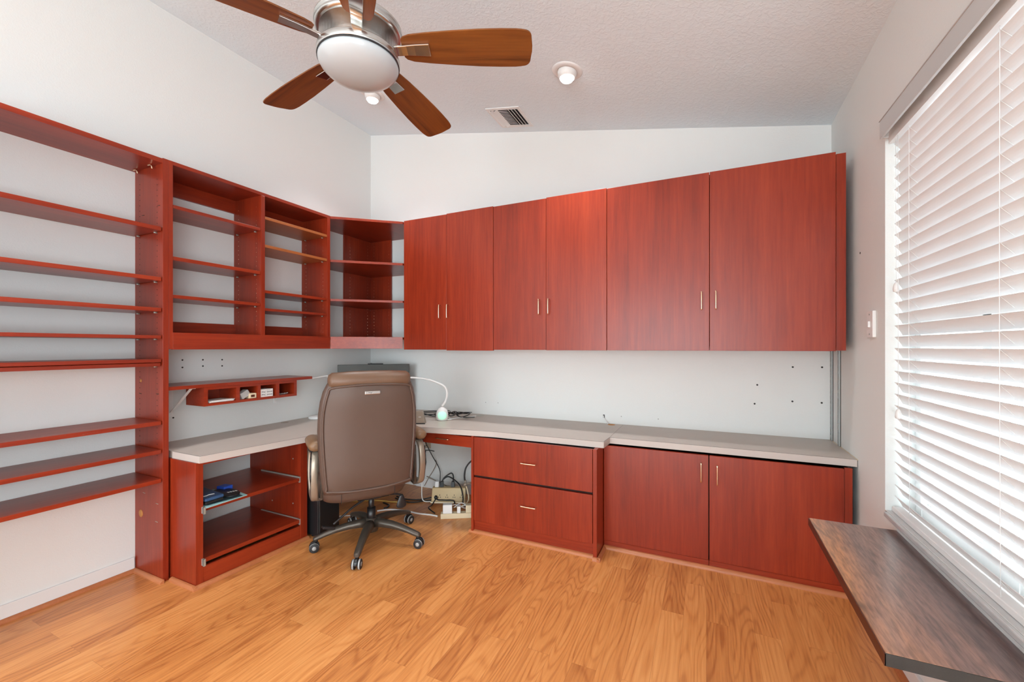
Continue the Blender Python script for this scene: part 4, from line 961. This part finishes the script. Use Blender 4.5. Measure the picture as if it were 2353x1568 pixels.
for k in range(4):
    rnd = random.Random(40 + k)
    cable('tangled_cord', [(-1.80 + .045 * j + rnd.uniform(-.02, .02), 2.99 + .012 * j + rnd.uniform(-.03, .03), .012 + abs(rnd.uniform(0, .05))) for j in range(6)], .0045, M['black'] if k != 2 else M['whiteplastic'], 'white cord in the tangle beside drawer cabinet' if k == 2 else 'black cord in the tangle beside drawer cabinet', 'cords tangled beside the drawer cabinet' if k != 2 else None)

# ------------------------------------------------------------------ wood slab shelf under the window
sl_ = thing('wall_mounted_slab', 'knotty dark-stained wooden slab fixed below the window at right', 'shelf', (.58, 1.85, .525))
PX0, PX1, PY0, PY1, PZ0, PZ1 = .417, XR - .0008, 1.380, 2.322, .527, .560
b = MB(); b.prism([(PX0 + .002, PY0 + .002), (PX1, PY0 + .002), (PX1, PY1), (PX0 + .013, PY1)], PZ0 + .001, PZ1); b.build('slab', M['slab'], sl_, bevel=.002)
b = MB(); b.box(PX0, PX1, PY0 - .001, PY0 + .002, PZ0, PZ1 - .001); plabel(b.build('end_band', M['slabedge'], sl_), 'blackened near end of slab')
b = MB(); b.prism([(PX0 - .001, PY0 - .001), (PX0 + .002, PY0 - .001), (PX0 + .013, PY1), (PX0 + .010, PY1)], PZ0, PZ1 - .0015); plabel(b.build('side_band', M['slabside'], sl_), 'dark red long edge')
for y in (1.62, 2.12):
    b = MB(); b.box(.50, PX1, y - .012, y + .012, PZ0 - .006, PZ0); b.box(XR - .006, XR - .0005, y - .012, y + .012, .36, PZ0 - .006)
    b.build('bracket', M['black'], sl_)

# ------------------------------------------------------------------ ceiling fittings
slope = math.atan2(ceil_z(XR, 2.6) - ceil_z(XL, 2.6), XR - XL)
def ceil_matrix(x, y): return Matrix.Translation((x, y, ceil_z(x, y))) @ Matrix.Rotation(-slope, 4, 'Y')
def can_light(x, y, label, power):
    t = thing('recessed_light', label, 'ceiling light', (x, y, ceil_z(x, y)), 'recessed ceiling lights', local=True)
    Rm = Matrix.Rotation(-slope, 4, 'Y')
    b = MB(); b.lathe([(.060, -.001), (.066, -.010), (.090, -.006), (.098, -.001), (.098, .004), (.060, .004)], n=40); b.xf(Rm); b.build('trim_ring', M['trimwhite'], t)
    b = MB(); b.lathe([(.060, .02), (.062, -.012), (.058, -.030), (.050, -.046), (.045, -.048), (.044, -.040), (.0001, -.040)], n=36); b.xf(Rm @ Matrix.Rotation(slope * .8, 4, 'Y')); b.build('eyeball', M['trimwhite'], t)
    b = MB(); b.lathe([(.0435, -.040), (.0435, -.050), (.036, -.060), (.02, -.066), (.0001, -.068)], n=28); b.xf(Rm @ Matrix.Rotation(slope * .8, 4, 'Y')); b.build('bulb', M['lampglow'], t)
    if power:
        L = bpy.data.lights.new('can_lamp', 'SPOT'); L.energy = power; L.spot_size = math.radians(104); L.spot_blend = 1.; L.shadow_soft_size = .06; L.color = (.96, .97, 1)
        lo = bpy.data.objects.new('can_lamp', L); COL.objects.link(lo); lo.location = (x, y, ceil_z(x, y) - .085)
    return t
CAN = 64
can_light(-.80, 2.545, 'recessed eyeball ceiling light between fan and window', CAN)
can_light(-2.445, 2.575, 'recessed eyeball ceiling light partly hidden behind the fan bowl', CAN)
can_light(-.80, .2, 'added unseen recessed ceiling light behind the camera, on the window side', CAN)  # this and the next three are unseen fittings added to brighten the room
can_light(-2.445, .2, 'added unseen recessed ceiling light behind the camera, on the bookcase side', CAN)

can_light(-.80, -2.2, 'added unseen recessed ceiling light far behind the camera, on the window side', CAN)
can_light(-2.445, -2.2, 'added unseen recessed ceiling light far behind the camera, on the bookcase side', CAN)

vt = thing('ceiling_vent', 'white square air register with louvres in the ceiling', 'vent', (-1.44, 3.05, ceil_z(-1.44, 3.05)), local=True)
Rm = Matrix.Rotation(-slope, 4, 'Y')
b = MB(); w_, l_ = .148, .155
b.box(-w_, w_, -l_, -l_ + .03, -.008, 0); b.box(-w_, w_, l_ - .03, l_, -.008, 0); b.box(-w_, -w_ + .028, -l_ + .03, l_ - .03, -.008, 0); b.box(w_ - .028, w_, -l_ + .03, l_ - .03, -.008, 0)
b.xf(Rm); b.build('frame', M['trimwhite'], vt, bevel=.002)
b = MB(); b.box(-w_ + .02, w_ - .02, -l_ + .02, l_ - .02, -.002, .0); b.xf(Rm); b.build('duct', M['ventdark'], vt)
for x, s in ((-.105, -1), (-.068, -1), (.045, 1), (.072, 1), (.10, 1)):
    b = MB(); b.obox((x, 0, -.010), (.0135 if s < 0 else .0105, 0, -.008 * s), (0, l_ - .03, 0), (.0006 * s, 0, .0008)); b.xf(Rm); b.build('louvre', M['trimwhite'], vt)
for k in range(11):
    y = -l_ + .045 + k * .0222
    b = MB(); b.obox((-.008, y, -.009), (.036, 0, 0), (0, .0098, .004), (0, -.0006, .0008)); b.xf(Rm); b.build('louvre', M['trimwhite'], vt)

# ------------------------------------------------------------------ ceiling fan
FX, FY, FZ = -1.2065, 1.2, 2.483
fan = thing('ceiling_fan', 'brushed nickel ceiling fan with five walnut blades and opal bowl', 'ceiling fan', (FX, FY, FZ), local=True)
b = MB(); b.lathe([(.0001, .10), (.10, .10), (.152, .094), (.160, .086), (.160, .078), (.155, .075), (.157, .070), (.157, .062), (.150, .057), (.140, .055)], n=56); b.build('top_ring', M['nickel'], fan)
b = MB(); b.lathe([(.142, .056), (.142, -.010), (.148, -.016), (.151, -.024), (.151, -.040), (.147, -.046), (.140, -.047)], n=56); b.build('motor_housing', M['nickel'], fan)
b = MB(); b.lathe([(.1495, -.044), (.1495, -.050), (.135, -.050)], n=56); b.build('gasket', M['black'], fan)
b = MB(); b.lathe([(.147, -.048), (.146, -.056), (.138, -.070), (.120, -.086), (.092, -.099), (.055, -.107), (.02, -.110), (.0001, -.1105)], n=56); b.build('light_bowl', M['opal'], fan)
hc = ceil_z(FX, FY) - FZ
b = MB(); b.cyl((0, 0, .095), (0, 0, hc - .03), .013); b.build('downrod', M['nickel'], fan)
b = MB(); b.lathe([(.02, -.07), (.05, -.06), (.066, -.03), (.07, .01)], (0, 0, hc), n=32); b.build('canopy', M['nickel'], fan)
bl0 = None
FA = [25, 97, 169, 241, 313]
for k, a in enumerate(FA):
    ang = math.radians(a)
    if bl0 is None:
        # outline of a blade, along +X
        up_e = [(.166, .036), (.175, .047), (.20, .056), (.26, .063), (.36, .071), (.46, .077), (.54, .079), (.60, .0785), (.622, .0765)] + [(.632 + .027 * math.sin(t), .0745 - .027 * (1 - math.cos(t))) for t in (.25, .55, .85, 1.15, 1.4)] + [(.661, .030), (.6635, .012)]
        poly = [(x, y) for x, y in up_e] + [(x, -y) for x, y in up_e[::-1]]
        b = MB(); b.prism(poly, -.003, .003)
        Mx = Matrix.Translation((0, 0, .012)) @ Matrix.Rotation(math.radians(-13), 4, 'X')
        b.xf(Mx); bl0 = b.build('blade', fanwood, fan, bevel=.002); bl0.rotation_euler.z = ang
        b = MB(); b.xf(Mx)
        b.loft([[(x, y, z) for y, z in ((-w, zz - .005), (w, zz - .005), (w, zz + .004), (-w, zz + .004))] for x, w, zz in [(.135, .020, -.012), (.165, .020, -.010), (.185, .021, -.008), (.215, .023, -.007), (.272, .026, -.007)]], False)
        b.xf(Mx); br0 = b.build('blade_iron', M['nickelbright'], bl0, bevel=.002)
    else:
        c = bl0.copy(); COL.objects.link(c); c.rotation_euler.z = ang
        d = br0.copy(); COL.objects.link(d); d.parent = c

# ------------------------------------------------------------------ light
w = bpy.data.worlds.new('sky'); SC.world = w; w.use_nodes = True
bg = w.node_tree.nodes['Background']; bg.inputs['Color'].default_value = (.86, .93, 1., 1); bg.inputs['Strength'].default_value = 6.
def area(name, loc, rot, sx, sy, energy, color=(1, 1, 1)):
    L = bpy.data.lights.new(name, 'AREA'); L.shape = 'RECTANGLE'; L.size = sx; L.size_y = sy; L.energy = energy; L.color = color
    o = bpy.data.objects.new(name, L); COL.objects.link(o); o.location = loc; o.rotation_euler = rot; return o
area('added_rear_fill', (-1.15, YR - .25, 1.25), (PI / 2 + .38, 0, 0), 3.1, 2.3, 170, (.80, .905, 1))  # added fill lamp shining in through the made-up rear door
area('added_side_fill', (XR + .22, (W2A + W2B) / 2, 1.2), (0, PI / 2, 0), 1.2, 2.4, 100, (.88, .94, 1))  # added fill lamp for the shelf wall, outside the made-up window

SC.view_settings.view_transform = 'Standard'; SC.view_settings.look = 'None'
SC.view_settings.exposure = .08; SC.view_settings.gamma = 1.; SC.view_settings.use_curve_mapping = False
SC.cycles.max_bounces = 10; SC.cycles.diffuse_bounces = 6; SC.cycles.sample_clamp_indirect = 8
for o in bpy.data.objects:
    if '_o' in o: del o['_o']
